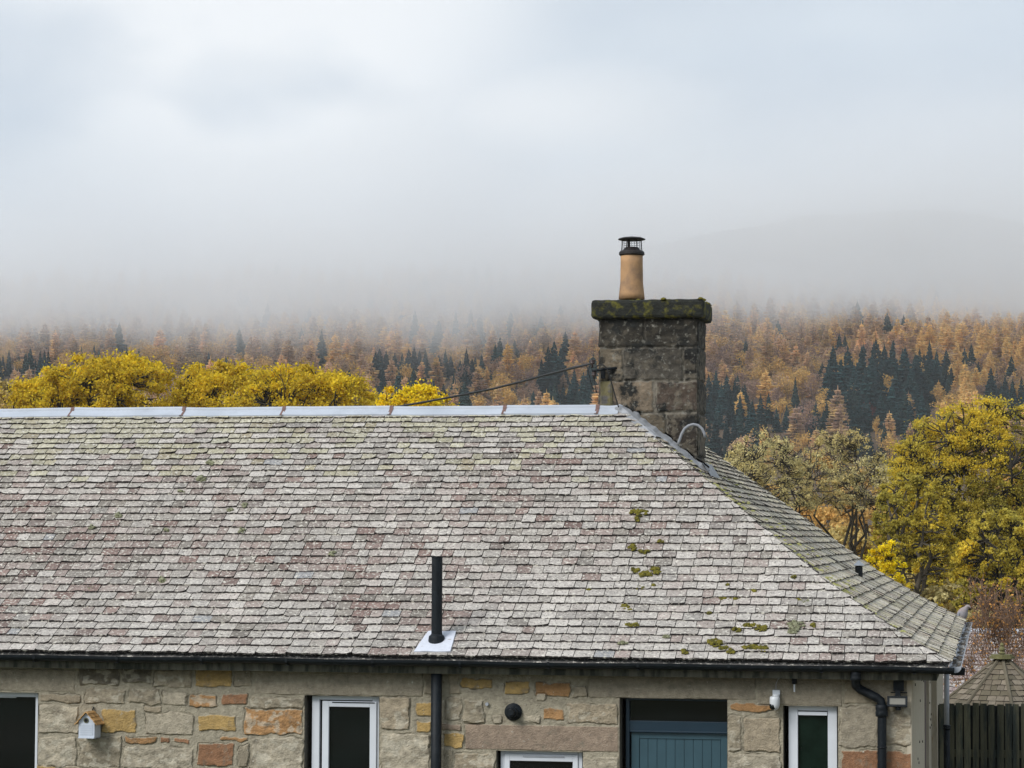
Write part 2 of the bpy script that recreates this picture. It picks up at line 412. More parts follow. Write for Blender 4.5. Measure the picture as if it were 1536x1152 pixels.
# ---- ridge capping of lead, in lengths, with straps
def lead_ridge():
    js = [-60, 110, 277, 427, 588, 758, 897]
    xs = [float(at_y(j, 622, A_)[0]) for j in js]
    xs = [XL, -14.5]+[x for x in xs if x > -14.4]+[-A_-.0]
    m1 = MB(); r = .033
    sl_ = (H_-ZB)/(A_-SB)
    def section(x, dz):
        pts = []
        wz = .098
        zr = EZ+H_+.014+dz
        pts.append((x, A_-.147, zr-.147*sl_+.020)); pts.append((x, A_-.150, zr-.147*sl_+.044))
        pts.append((x, A_-.05, zr-.05*sl_+.024))
        for k in range(7):
            a = math.pi*(1.05-k*1.1/6)
            pts.append((x, A_+math.cos(a)*r, zr+.005+math.sin(a)*r))
        pts.append((x, A_+.05, zr-.05*sl_+.006)); pts.append((x, A_+.138, zr-.135*sl_+.004))
        return pts
    for i in range(len(xs)-1):
        a, b = xs[i]+.004, xs[i+1]-.004
        prev = None; n_ = 8
        for k in range(n_+1):
            x = a+(b-a)*k/n_
            dz = -.008*math.sin(math.pi*k/n_) + .003*math.sin(x*5) + (.006 if i % 2 else 0)
            sec = [m1.V(p) for p in section(x, dz)]
            if prev:
                for j in range(len(sec)-1): m1.F(prev[j], prev[j+1], sec[j+1], sec[j])
            else: m1.F(*sec)
            prev = sec
        m1.F(*prev[::-1])
    o = m1.build('ridge_capping', M_lead, roof, smooth=False)
    for x in xs[2:-1]:
        s = MB(); w_ = .022
        pr = [( -.158, -.155*sl_+.056), (-.05, -.05*sl_+.036), (-.038, .022), (-.02, .050), (.02, .050), (.038, .022), (.14, -.13*sl_+.02)]
        for (y0, z0), (y1, z1) in zip(pr[:-1], pr[1:]):
            za, zb_ = EZ+H_+z0+.006, EZ+H_+z1+.006
            s.poly([(x-w_, A_+y0, za), (x+w_, A_+y0, za), (x+w_, A_+y1, zb_), (x-w_, A_+y1, zb_)])
            s.poly([(x-w_, A_+y0, za-.01), (x-w_, A_+y1, zb_-.01), (x-w_, A_+y1, zb_), (x-w_, A_+y0, za)])
            s.poly([(x+w_, A_+y0, za-.01), (x+w_, A_+y0, za), (x+w_, A_+y1, zb_), (x+w_, A_+y1, zb_-.01)])
        s.build('ridge_strap', M_strap, roof)
lead_ridge()
# wing ridge going back
m1 = MB(); m1.tube([(-A_, A_, EZ+H_+.012), (-A_, A_+G_, EZ+H_+.012)], .045, 8)
m1.build('wing_ridge_capping', M_lead, roof, smooth=True)

# ---- chimney
YC = A_+.06
def stonefield(mb, O, U, Vv, Nn, us, vs, stones, holes, mort, seed, warp=.016, depth=.014, grime=None, blc=(.52, .475, .39), bls=.55):
    O, U, Vv, Nn = [np.array(t, float) for t in (O, U, Vv, Nn)]
    uu, vv = np.meshgrid(us, vs, indexing='ij')
    wu = uu+(fbm(uu*9, vv*9, seed, 3)-.5)*2*warp*1.6; wv = vv+(fbm(uu*9+40, vv*9, seed+3, 3)-.5)*2*warp*1.6
    colr = np.zeros(uu.shape+(3,)); colr[:] = mort
    hgt = (fbm(uu*25, vv*25, seed, 3)-.5)*.006
    rr = random.Random(int(seed*10))
    UU, VV, WU, WV = uu, vv, wu, wv; us = np.asarray(us); vs = np.asarray(vs)
    for k, (u0, u1, v0, v1, c, kind) in enumerate(stones):
        ph = rr.random()*50
        i0, i1 = np.searchsorted(us, (u0-.06, u1+.06)); j0, j1 = np.searchsorted(vs, (v0-.06, v1+.06))
        if i1 <= i0 or j1 <= j0: continue
        w_ = (slice(i0, i1), slice(j0, j1)); uu, vv, wu, wv = UU[w_], VV[w_], WU[w_], WV[w_]
        wf = .25 if kind == 'd' else 1.0
        a = uu+(wu-uu)*wf; b = vv+(wv-vv)*wf
        du = np.minimum(a-u0, u1-a); dv = np.minimum(b-v0, v1-b)
        d = np.minimum(du, dv)
        cr_ = d if kind == 'd' else np.minimum(d, (np.minimum(du, .05)+np.minimum(dv, .05)-.010))
        soft = .007 if kind == 'd' else .011
        t = np.clip(cr_/soft, 0, 1); t = t*t*(3-2*t)
        rgh = .3 if kind == 'd' else (1.5 if kind == 'r' else .8)
        hh = t*(depth*(.5 if kind == 'd' else 1)+rgh*.022*(fbm(uu*7+ph, vv*11, seed+k, 4)-.5))
        hgt[w_] = np.where(t > 0, hh, hgt[w_])
        cc = np.array(c)[None, None]*(.82+.36*fbm(uu*5+ph, vv*9, k, 3))[..., None]
        if kind == 'r': cc = cc*(.75+.6*fbm(uu*16+ph, vv*26, k+7, 3))[..., None]
        if kind == 'r':
            bl = np.clip((fbm(uu*13+ph, vv*17, k+2, 4)-.56)/.06, 0, 1)[..., None]; cc = cc*(1-bl*bls)+np.array(blc)*bl*bls
        tt = np.clip(t*2.2-.6, 0, 1)[..., None]
        colr[w_] = colr[w_]*(1-tt)+cc*tt
        gv = np.clip(1-np.abs(cr_+.004)/.008, 0, 1)*np.clip((fbm(uu*6, vv*6, k, 2)-.46)/.15, 0, 1)
        hgt[w_] = hgt[w_]-gv*.011; colr[w_] = colr[w_]*(1-.28*gv[..., None])
    uu, vv = UU, VV
    if grime is not None: colr = grime(uu, vv, colr)
    P = O+uu[..., None]*U+vv[..., None]*Vv+hgt[..., None]*Nn
    nu, nv = uu.shape; base = len(mb.v)
    mb.v += [tuple(p) for p in P.reshape(-1, 3).tolist()]; mb.c += [tuple(c) for c in colr.reshape(-1, 3).tolist()]
    for i in range(nu-1):
        uc = (us[i]+us[i+1])/2
        for j in range(nv-1):
            vc = (vs[j]+vs[j+1])/2
            if any(h[0] < uc < h[1] and h[2] < vc < h[3] for h in holes): continue
            a = base+i*nv+j
            mb.F(a, a+nv, a+nv+1, a+1)
def lines(brks, step):
    brks = sorted(brks); out = [brks[0]]
    for a, b in zip(brks[:-1], brks[1:]):
        n_ = max(1, int(round((b-a)/step)))
        out += [a+(b-a)*k/n_ for k in range(1, n_+1)]
    return np.array(out)

cxl = float(at_y(899.5, 500, YC)[0]); cxr = float(at_y(1045.5, 500, YC)[0])
ztop = float(at_y(970, 477, YC)[2]); cdep = .78
zbot = EZ+H_-1.5
def CX(px): return float(at_y(px, 500, YC)[0])-cxl
def CZ(py): return float(at_y(960, py, YC)[2])-zbot
DKc = (.075, .07, .06); MDc = (.15, .135, .11); LTc = (.24, .21, .17); BRc = (.12, .085, .07)
cst = [(0, CX(966), CZ(520), CZ(478), DKc, 'r'), (CX(968), CX(1046), CZ(520), CZ(478), DKc, 'r'),
       (0, CX(934), CZ(570), CZ(522), (.24, .21, .165), 'r'), (CX(936), CX(1024), CZ(570), CZ(522), (.11, .105, .095), 'r'), (CX(1026), CX(1046), CZ(570), CZ(522), (.02, .02, .02), 'r'),
       (0, CX(980), CZ(618), CZ(572), (.25, .21, .165), 'g'), (CX(985), CX(1046), CZ(617), CZ(573), (.10, .08, .068), 'r'),
       (0, CX(998), CZ(668), CZ(621), (.16, .14, .11), 'g'), (CX(1000), CX(1046), CZ(680), CZ(621), (.05, .043, .038), 'r'),
       (0, CX(1046), 0, CZ(684), (.10, .09, .08), 'g')]
mc = MB()
def soot(uu, vv, c):
    c = c*np.array([.74, .68, .60])
    s = np.clip((vv-CZ(600))/(CZ(478)-CZ(600)), 0, 1)*fbm(uu*5, vv*1.2, 4, 3)
    return c*(1-.70*np.clip(s*1.6-.1, 0, 1))[..., None]
cw = cxr-cxl; chh = ztop-zbot
stonefield(mc, (cxl, YC, zbot), (1, 0, 0), (0, 0, 1), (0, -1, 0), lines([0, cw], .012), lines([0, chh], .012), cst, [], (.25, .24, .215), 3, .010, .016, soot, (.20, .185, .155), .6)
def sidest(seed):
    rr = random.Random(seed); o = []
    for a, b in ((CZ(520), CZ(478)), (CZ(570), CZ(522)), (CZ(618), CZ(572)), (CZ(684), CZ(621)), (0, CZ(686))):
        q = rr.uniform(.25, .55)
        o += [(0.0, q, a, b, rr.choice((DKc, MDc, BRc)), 'r'), (q+.01, cdep, a, b, rr.choice((DKc, MDc, LTc)), 'r')]
    return o
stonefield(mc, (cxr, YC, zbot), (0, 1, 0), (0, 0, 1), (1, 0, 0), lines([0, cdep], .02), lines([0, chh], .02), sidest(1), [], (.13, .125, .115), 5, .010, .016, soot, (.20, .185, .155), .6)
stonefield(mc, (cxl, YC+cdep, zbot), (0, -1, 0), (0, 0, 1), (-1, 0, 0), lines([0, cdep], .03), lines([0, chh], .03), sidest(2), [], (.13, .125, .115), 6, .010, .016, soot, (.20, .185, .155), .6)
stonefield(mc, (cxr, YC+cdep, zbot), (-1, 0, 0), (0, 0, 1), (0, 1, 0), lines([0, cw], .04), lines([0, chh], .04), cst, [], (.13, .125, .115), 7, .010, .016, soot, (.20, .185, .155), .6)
chim = mc.build('chimney', M_chim, house, smooth=True)
# coping slab
def rough_slab(a, b, step, amp, seed):
    m_ = MB(); a = np.array(a); b = np.array(b)
    n_ = [max(1, int((b[i]-a[i])/step)) for i in range(3)]
    idx = {}
    def vt(i, j, k):
        key = (i, j, k)
        if key not in idx:
            p = a+(b-a)*np.array([i/n_[0], j/n_[1], k/n_[2]])
            q = [(sfbm(p[0]*9+s_, p[1]*9, p[2]*9+seed)-.5)*2*amp for s_ in (0, 20, 40)]
            e = sum([i in (0, n_[0]), j in (0, n_[1]), k in (0, n_[2])])
            c = (a+b)/2; sh = 0 if e < 2 else .012
            p = p+np.array(q)+np.sign(c-p)*sh
            idx[key] = m_.V(p)
        return idx[key]
    for ax in range(3):
        o = [x for x in range(3) if x != ax]
        for side in (0, n_[ax]):
            for i in range(n_[o[0]]):
                for j in range(n_[o[1]]):
                    q = []
                    for di, dj in ((0, 0), (1, 0), (1, 1), (0, 1)):
                        k = [0, 0, 0]; k[ax] = side; k[o[0]] = i+di; k[o[1]] = j+dj; q.append(vt(*k))
                    m_.F(*q)
    return m_
zc1 = float(at_y(970, 449, YC-.09)[2])
cope = rough_slab((float(at_y(886.5, 460, YC-.09)[0]), YC-.09, ztop-.005), (float(at_y(1055.5, 460, YC-.09)[0]), YC+cdep+.09, zc1), .035, .008, 2).build('coping', M_cope, chim, smooth=False)
m1 = MB()
rnd2 = random.Random(8)
for k in range(46):       # moss cushions on the coping
    x = rnd2.uniform(cxl-.05, cxr+.06); y = rnd2.uniform(YC-.08, YC+cdep+.05)
    if rnd2.random() < .35: x = cxr+rnd2.uniform(.03, .08)
    r = rnd2.uniform(.015, .04); b = (x, y, zc1-.006)
    m1.lathe(b, [(r, 0), (r*.9, r*.35), (r*.55, r*.62), (r*.1, r*.75)], 9)
    m1.build('moss_cushion', M_moss, chim, smooth=True); m1 = MB()
# clay pot with cowl
pc = at_y(947.5, 440, YC+.30); pz = lambda py: float(at_y(947.5, py, YC+.30)[2]); PR = 17.2/F_PX*float((pc-CP)@fw)
px_, py_ = pc[0], pc[1]
m1 = MB(); m1.lathe((px_, py_, 0), [(PR*1.14, pz(449)), (PR*1.10, pz(441)), (PR*1.0, pz(425)), (PR*.97, pz(395)), (PR*.97, pz(381)), (PR*.8, pz(380)), (PR*.78, pz(400))], 32)
pot = m1.build('chimney_pot', M_pot, chim, smooth=True)
m1 = MB(); m1.lathe((px_, py_, 0), [(PR*.98, pz(384)), (PR*1.12, pz(382)), (PR*1.12, pz(379)), (PR*1.0, pz(376.5)), (PR*.85, pz(376.5)), (PR*.6, pz(372)), (PR*.55, pz(371))], 28)
m1.lathe((px_, py_, 0), [(PR*1.16, pz(359.8)), (PR*1.2, pz(358.6)), (PR*.9, pz(356.6)), (PR*.4, pz(355.4)), (.004, pz(355.0))], 28)
m1.lathe((px_, py_, 0), [(PR*1.0, pz(360.5)), (PR*1.16, pz(359.6))], 28)
m1.tube([(px_-PR*.25, py_, pz(373)), (px_-PR*.25, py_, pz(359))], PR*.12, 8)
for k in range(4):
    a = R(35+90*k); m1.tube([(px_+math.cos(a)*PR*1.02, py_+math.sin(a)*PR*1.02, pz(379)), (px_+math.cos(a)*PR*.9, py_+math.sin(a)*PR*.9, pz(360))], .0045, 5)
for k in range(22):
    a = 2*math.pi*k/22; m1.tube([(px_+math.cos(a)*PR*.88, py_+math.sin(a)*PR*.88, pz(377)), (px_+math.cos(a)*PR*.88, py_+math.sin(a)*PR*.88, pz(360))], .0016, 4)
for q in (363, 366.5, 370, 373.5):
    m1.tube([(px_+math.cos(2*math.pi*k/24)*PR*.88, py_+math.sin(2*math.pi*k/24)*PR*.88, pz(q)) for k in range(25)], .0016, 4)
m1.build('cowl', M_potdk, chim, smooth=False)
# stone shoulder at the left foot of the chimney
sx0, sx1 = float(at_y(899, 600, YC-.05)[0]), float(at_y(919, 600, YC-.05)[0])
m1 = rough_slab((sx0, YC-.04, EZ+H_-.3), (sx1, YC+.16, float(at_y(908, 571, YC-.05)[2])), .03, .006, 9)
m1.build('chimney_shoulder', mat('mossy_block', (.15, .13, .065), .95, .35, 12, .7, 40, second=(.12, .11, .10), sth=(.5, .6), sscale=8), chim)
# lead flashing along the foot of the chimney and round the ridge end
m1 = MB(); rf = random.Random(3)
sl_ = (H_-ZB)/(A_-SB)
def sidept(x, y, off): return np.array([x+off*.6, y, EZ+float(rz(-x))+off*.8])
def strip(pts_a, pts_b, th=.012):
    for i in range(len(pts_a)-1):
        a, b, c, d = pts_a[i], pts_a[i+1], pts_b[i+1], pts_b[i]
        m1.poly([a, b, c, d])
    for P in (pts_a, pts_b):
        for i in range(len(P)-1): m1.poly([P[i], P[i+1], P[i+1]-np.array([0, 0, th*2]), P[i]-np.array([0, 0, th*2])])
xs_ = np.linspace(-A_+.12, cxr+.10, 22)
wv = [rf.gauss(0, .008) for _ in xs_]
strip([sidept(x, YC-.012, .085+wv[i]) for i, x in enumerate(xs_)], [sidept(x, YC-.13-wv[i], .036+abs(wv[i])*.5) for i, x in enumerate(xs_)])
strip([sidept(x, YC-.012, .085+wv[i])+np.array([0, 0, .03]) for i, x in enumerate(xs_)], [sidept(x, YC-.012, .04) for i, x in enumerate(xs_)])
ys_ = np.linspace(YC-.13, YC+cdep+.1, 12)
strip([sidept(cxr+.015, y, .10)+np.array([0, 0, rf.gauss(0, .004)]) for y in ys_], [sidept(cxr+.16, y, .036) for y in ys_])
# cap piece draped over the end of the ridge down the front hip
hp = [np.array([-A_+t, A_-t, EZ+float(rz(A_-t))+.040+.008*(1-t/.62)]) for t in np.linspace(0, .50, 10)]
strip([p+np.array([-.05, -.05, 0])*(1-.6*i/9)-np.array([0, 0, .035]) for i, p in enumerate(hp)], hp)
strip(hp, [p+np.array([.07, .09, -.012])*(1-.4*i/9) for i, p in enumerate(hp)])
m1.build('lead_flashing', mat('dull_lead', (.27, .275, .285), .6, .3, 9, .3, 25, second=(.42, .43, .45), sth=(.55, .7), sscale=6), roof)
# small curved vent pipe at the foot of the chimney
c0 = at_y(1016.5, 668, YC-.22); k_ = float((c0-CP)@fw)/F_PX
m1 = MB()
pp = [(1016.5, 668), (1019, 661), (1022.5, 651), (1027, 643), (1033, 638.5), (1040, 636.5), (1047, 638), (1053, 643), (1056.5, 650), (1057.5, 656)]
m1.tube([at_y(a, b, YC-.22) for a, b in pp], .017, 10)
m1.build('curved_vent_pipe', mat('dull_grey_pipe', (.24, .25, .27), .6, .2, 10), roof, smooth=True)

# ---- steel-capped vent on the hip slope
b0 = on_side(1286, 866)+np.array([.02, 0, .035]); mpx = float((b0-CP)@fw)/F_PX
m1 = MB(); m1.lathe((b0[0], b0[1], b0[2]-.05), [(5.8*mpx, 0), (5.6*mpx, .05+16*mpx)], 14)
ven = m1.build('roof_vent', M_iron, roof, smooth=False)
m1 = MB(); m1.lathe((b0[0], b0[1], b0[2]+13*mpx), [(7.6*mpx, 0), (8.5*mpx, .006), (1*mpx, 8*mpx), (.2*mpx, 8.2*mpx)], 16)
m1.build('vent_cap', M_steel, roof)

# ---- black vent pipe through the front slope with its lead slate
b1 = on_front(655, 966); m2 = float((b1-CP)@fw)/F_PX
m1 = MB()
m1.lathe((b1[0], b1[1], b1[2]-.04), [(13*m2, 0), (13*m2, .04+3*m2), (12*m2, .04+10*m2), (11.5*m2, .04+12*m2), (9*m2, .04+14*m2), (8.2*m2, .04+15*m2), (8.1*m2, .04+60*m2), (8.1*m2, .04+129*m2), (9.2*m2, .04+129.5*m2), (9.2*m2, .04+131*m2), (6.5*m2, .04+131*m2), (6.5*m2, .04+110*m2)], 24)
m1.build('soil_vent_pipe', M_iron, roof, smooth=False)
m1 = MB()
q = [on_front(*p) for p in ((643, 952), (684.5, 952), (676, 982.5), (621, 982.5))]
nn = np.array([0, -ZB/L1, SB/L1])
gp = [[q[0]*(1-s)*(1-t)+q[1]*s*(1-t)+q[2]*s*t+q[3]*(1-s)*t+nn*(.046+.003*math.sin(s*9+t*5)) for s in np.linspace(0, 1, 10)] for t in np.linspace(0, 1, 6)]
ids = [[m1.V(p) for p in row] for row in gp]
for i in range(5):
    for j in range(9): m1.F(ids[i][j], ids[i][j+1], ids[i+1][j+1], ids[i+1][j])
edge = [gp[0][j] for j in range(10)]+[gp[i][9] for i in range(1, 6)]+[gp[5][j] for j in range(8, -1, -1)]+[gp[i][0] for i in range(4, -1, -1)]
for a, b in zip(edge[:-1], edge[1:]): m1.poly([a, b, b-nn*.04, a-nn*.04])
m1.build('lead_slate', mat('pale_lead', (.58, .60, .66), .5, .1, 20, .3, 30), roof, smooth=True)

# ---- moss and lichen on the slates
def clump(px, py, wpx, hpx, material, name, seed, parent=roof, onf=on_front):
    c = onf(px, py); k = float((c-CP)@fw)/F_PX; rr = random.Random(seed)
    m_ = MB(); W, Hh = wpx*k/2, hpx*k/2
    nl = max(5, int(wpx*hpx/7))
    for i in range(nl):
        a = rr.uniform(0, 2*math.pi); q = math.sqrt(rr.random())
        P = onf(px+math.cos(a)*q*wpx/2, py+math.sin(a)*q*hpx/2)
        r = rr.uniform(.016, .034)*(1.1-.4*q)
        m_.lathe((P[0], P[1]-.014, P[2]+.030), [(r*1.05, 0), (r, r*.4), (r*.7, r*.75), (r*.25, r*.95)], 7)
    for t in range(len(m_.v)):
        v = m_.v[t]; m_.v[t] = tuple(v[i]+rr.gauss(0, .0022) for i in range(3))
    return m_.build(name, material, parent, smooth=False)
ML = [(959,774,28,9),(956,784,6,7),(991,817,8,5),(949,826,11,9),(966,833,18,6),(953,860,11,7),(969,866,20,9),(984,861,16,12),(962,887,14,5),(981,884,7,5),
      (1085,904,18,11),(1102,903,16,12),(938,915,12,10),(945,920,8,3),(1131,892,7,5),(1190,871,8,5),(1197,907,12,8),(949,942,18,5),(1106,950,15,6),(1124,943,18,5),
      (1142,947,17,11),(1220,943,6,7),(1072,969,22,11),(1085,977,12,6),(1097,982,10,7),(1130,976,34,6),(1146,978,12,9),(1027,983,9,6),(883,889,5,4),(1064,925,4,3),(1093,882,4,3)]
for i, q in enumerate(ML): clump(*q, M_moss, 'moss_clump', i)
LLs = [(1194,943,24,12),(1208,908,14,9),(1190,952,14,8),(137,889,18,7),(244,875,12,10),(302,722,16,9),(316,699,10,7),(178,778,8,9),(347,770,9,4),(368,763,8,7),(250,800,7,5),(362,800,9,9),(138,795,8,6),(500,835,10,7),(1000,960,9,5),(935,970,14,4),(228,894,6,6),(272,742,10,4)]
for i, q in enumerate(LLs): clump(*q, M_lich, 'lichen_patch', 60+i)
m1 = MB(); rr = random.Random(12)       # moss line down the hip slope (where the bell-cast starts)
for k in range(620):
    d = SB+rr.gauss(.0, .08)+.10; y = d+abs(rr.gauss(0, 1))*.9+.3
    t = rr.random()
    if k > 330:                          # along the front hip
        d = rr.uniform(.5, 3.2); y = d+rr.uniform(.05, .22)
    if k > 520:
        d = rr.uniform(1.2, 3.4); y = rr.uniform(d+.3, d+3.5)
    if sfbm(d*3, y*2, 2) < .45: continue
    r = rr.uniform(.012, .028)
    P = (-d+.022, y, EZ+float(rz(d))+.030)
    m1.lathe(P, [(r*1.3, 0), (r*1.1, r*.3), (r*.4, r*.6)], 6)
m1.build('hip_moss', mat('dry_moss', (.30, .29, .10), 1, .4, 30, .5, 80), roof)

# ---- walls
WY = .32; WX = -.40
rc = random.Random(77)
X = lambda px, py=1100: float(at_y(px, py, WY)[0])
Z = lambda py, px=700: float(at_y(px, py, WY)[2])
def rect(px0, px1, py0, py1):
    cx, cy = (px0+px1)/2, (py0+py1)/2
    return (X(px0, cy), X(px1, cy), Z(py1, cx), Z(py0, cx))
CR = {'g': (.30, .255, .19), 'l': (.385, .335, .26), 'o': (.36, .20, .09), 'y': (.42, .28, .11), 'r': (.30, .155, .085), 'b': (.30, .26, .20), 'p': (.31, .235, .18), 't': (.34, .28, .205), 'd': (.14, .12, .09)}
SL = [(-120,113,1003,1036,'b','d'),(118,178,1003,1028,'d','r'),(182,228,1003,1024,'d','r'),(232,286,1003,1030,'g','r'),(292,346,1003,1031,'y','g'),(350,379,1003,1030,'g','g'),
 (60,122,1041,1053,'t','g'),(128,188,1033,1055,'g','r'),(192,240,1034,1056,'g','r'),(243,280,1038,1058,'l','g'),(282,326,1042,1060,'o','r'),(334,371,1041,1057,'r','g'),(376,455,1046,1062,'g','r'),
 (59,118,1058,1099,'l','r'),(153,204,1064,1098,'y','g'),(218,291,1070,1101,'l','g'),(298,354,1072,1096,'y','g'),(366,455,1064,1101,'o','r'),(218,240,1058,1067,'t','g'),
 (187,236,1106,1116,'o','g'),(239,253,1107,1116,'r','g'),(260,284,1108,1116,'r','g'),(330,372,1105,1111,'o','g'),
 (57,115,1106,1160,'l','r'),(119,181,1105,1160,'g','r'),(185,291,1121,1160,'l','r'),(297,350,1115,1149,'r','g'),(357,372,1118,1150,'g','g'),(376,455,1106,1160,'l','r'),
 (382,634,1003,1043,'b','d'),(636,662,1003,1043,'g','g'),
 (571,616,1046,1094,'t','r'),(624,650,1053,1075,'y','g'),(626,648,1082,1097,'y','g'),(572,644,1100,1160,'l','r'),
 (672,690,1006,1042,'g','g'),(693,738,1018,1034,'y','g'),(756,794,1022,1041,'y','g'),(804,856,1024,1044,'o','g'),(860,879,1030,1046,'g','g'),
 (668,692,1046,1080,'g','r'),(695,726,1050,1084,'g','r'),(664,692,1085,1096,'p','g'),(664,695,1100,1121,'y','g'),(698,928,1088,1126,'p','d'),(680,742,1131,1165,'t','r'),(664,678,1124,1160,'g','g'),
 (738,754,1072,1084,'l','r'),(786,810,1072,1084,'l','r'),(815,845,1064,1080,'o','g'),(852,926,1056,1085,'t','r'),(806,818,1040,1052,'l','g'),(876,927,1136,1165,'l','r'),
 (882,1133,1006,1048,'b','d'),(1136,1262,1008,1058,'b','d'),(1266,1372,1010,1056,'g','d'),
 (1093,1168,1056,1067,'o','g'),(1093,1112,1074,1126,'g','r'),(1116,1170,1076,1128,'t','g'),(1093,1170,1132,1170,'l','r'),
 (1260,1317,1060,1122,'b','g'),(1262,1318,1126,1170,'r','g'),(1330,1380,1128,1170,'r','g'),(1324,1380,1060,1118,'g','r')]
stones = []
for a, b, c, d, k, kk in SL:
    r_ = rect(a, b, c, d); col_ = np.array(CR[k])*rc.uniform(.88, 1.08)
    stones.append((*r_, tuple(col_), kk))
zlow = Z(1160)
v = zlow-.02; rowc = ['g', 'l', 't', 'g', 'y', 'l', 'o', 'g']
while v > 0:
    h_ = rc.uniform(.16, .34); u = -19.
    while u < -.4:
        w_ = rc.uniform(.25, .6); stones.append((u, min(u+w_-.02, -.3), max(v-h_+.02, -.2), v, tuple(np.array(CR[rc.choice(rowc)])*rc.uniform(.85, 1.1)), rc.choice('gr'))); u += w_
    v -= h_
v = 2.4
while v > zlow:
    h_ = rc.uniform(.16, .3); u = -19.
    while u < X(-125):
        w_ = rc.uniform(.25, .6); stones.append((u, min(u+w_-.02, X(-125)), v-h_+.02, v, tuple(np.array(CR[rc.choice(rowc)])*rc.uniform(.85, 1.1)), rc.choice('gr'))); u += w_
    v -= h_
ops = {'w1': rect(-95, 56, 1038, 1240), 'w2': rect(456, 568, 1044, 1290), 'w3': rect(744, 874, 1127, 1290), 'door': rect(929, 1091, 1048, 1400), 'w4': rect(1175, 1257, 1059, 1280)}
ops = {k: (a, b, max(c, .04 if k == 'door' else .9), d) for k, (a, b, c, d) in ops.items()}
holes = list(ops.values())
bx = [-11.9, WX]+[h[0] for h in holes]+[h[1] for h in holes]
bz = [zlow-.05, 2.42]+[h[3] for h in holes]
mw = MB(); MORT = (.345, .305, .235)
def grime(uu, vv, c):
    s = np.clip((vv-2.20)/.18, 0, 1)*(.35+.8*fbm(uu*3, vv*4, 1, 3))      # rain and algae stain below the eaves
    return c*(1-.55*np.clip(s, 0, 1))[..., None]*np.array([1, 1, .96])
usl = lines(bx, .0085); vsl = lines(bz, .0085)
hz_ = [h for h in holes]
stonefield(mw, (0, WY, 0), (1, 0, 0), (0, 0, 1), (0, -1, 0), usl, vsl, stones, hz_, MORT, 11, .018, .014, grime)
lowz = [0, zlow-.05]+[h[2] for h in holes if h[2] > .05 and h[2] < zlow-.05]
stonefield(mw, (0, WY, 0), (1, 0, 0), (0, 0, 1), (0, -1, 0), lines(bx, .06), lines(lowz, .06), stones, hz_, MORT, 11, .011, .016, None)
stonefield(mw, (0, WY, 0), (1, 0, 0), (0, 0, 1), (0, -1, 0), lines([-19, -11.9], .08), lines([0, 2.42], .08), stones, hz_, MORT, 11, .018, .014, grime)
# reveals of the openings
mw.cur = (.15, .135, .11)
for (a, b, c, d) in holes:
    y0, y1 = WY-.004, WY+.30
    mw.poly([(a, y0, c), (a, y0, d), (a, y1, d), (a, y1, c)]); mw.poly([(b, y0, c), (b, y1, c), (b, y1, d), (b, y0, d)])
    mw.poly([(a, y0, d), (b, y0, d), (b, y1, d), (a, y1, d)]); mw.poly([(a, y0, c), (a, y1, c), (b, y1, c), (b, y0, c)])
# rear, left walls (plain stone)
mw.box((XL, 2*A_-.5, 0), (-2*A_+.4, 2*A_-.35, EZ-.05)); mw.box((XL, WY+.02, 0), (XL+.2, 2*A_-.5, EZ+.2))
mw.box((-2*A_+.4, DEP-.5, 0), (WX-.02, DEP-.35, EZ-.05)); mw.box((-2*A_+.25, 2*A_-.35, 0), (-2*A_+.4, DEP-.35, EZ-.05))
mw.box((XL+.2, WY+.9, 0), (WX-.25, WY+.95, EZ)) # partition closing the rooms behind the windows
wall = mw.build('wall', M_stone, house, smooth=False)
# end wall: cream boards, brown slot, projecting bay
m1 = MB(); 
ysl0 = float(at_x(1385, 1060, WX)[1]); ysl1 = float(at_x(1392, 1060, WX)[1])
def boards(x, y0, y1, wd):
    y = y0
    while y < y1-.01:
        e = min(y+wd, y1); m1.box((x-.05, y+.003, 0), (x, e-.003, 2.36)); y = e
m1.box((WX-.03, WY+.0, 0), (WX+.012, ysl0, 2.36)) if False else None
boards(WX+.014, WY-.012, ysl0, (ysl0-WY)/2+.01)
boards(WX+.014, ysl1, DEP-.34, (DEP-.34-ysl1)/2+.01)
m1.box((WX-.3, ysl0, 0), (WX-.06, ysl1, 2.36))
xb = float(at_y(1405.5, 1060, ysl1+1.2)[0])
yb0 = ysl1+1.2
m1.box((WX-.02, yb0, 0), (xb, DEP-.6, 2.36))
ew = m1.build('end_cladding', M_board, house, bevel=.006)
m1 = MB(); m1.box((WX-.06, ysl0+.01, 0), (WX-.035, ysl1-.01, 2.34)); m1.box((WX-.035, (ysl0*.55+ysl1*.45), 0), (WX-.01, (ysl0*.3+ysl1*.7), 2.34))
m1.build('slot_frame', M_slot, ew)
m1 = MB(); rr = random.Random(4)
for k in range(16):
    y = rr.uniform(WY+.1, ysl0-.1) if k % 2 else rr.uniform(ysl1+.1, yb0); z_ = 1.2+rr.random()*1.1
    m1.tube([(WX+.012, y, z_), (WX+.022, y, z_)], .016, 6)
m1.build('nail_heads', M_iron, ew)

# soffit + fascia
m1 = MB(); FY = .13
m1.box((XL, FY, EZ-.165), (-FY, FY+.025, EZ-.03)); m1.box((XL, FY+.02, EZ-.155), (-FY-.02, WY+.04, EZ-.14))
m1.box((-FY-.025, FY+.026, EZ-.165), (-FY, DEP-.1, EZ-.03)); m1.box((WX-.05, WY+.041, EZ-.155), (-FY-.026, DEP-.1, EZ-.14))
fas = m1.build('fascia', M_fascia, house)
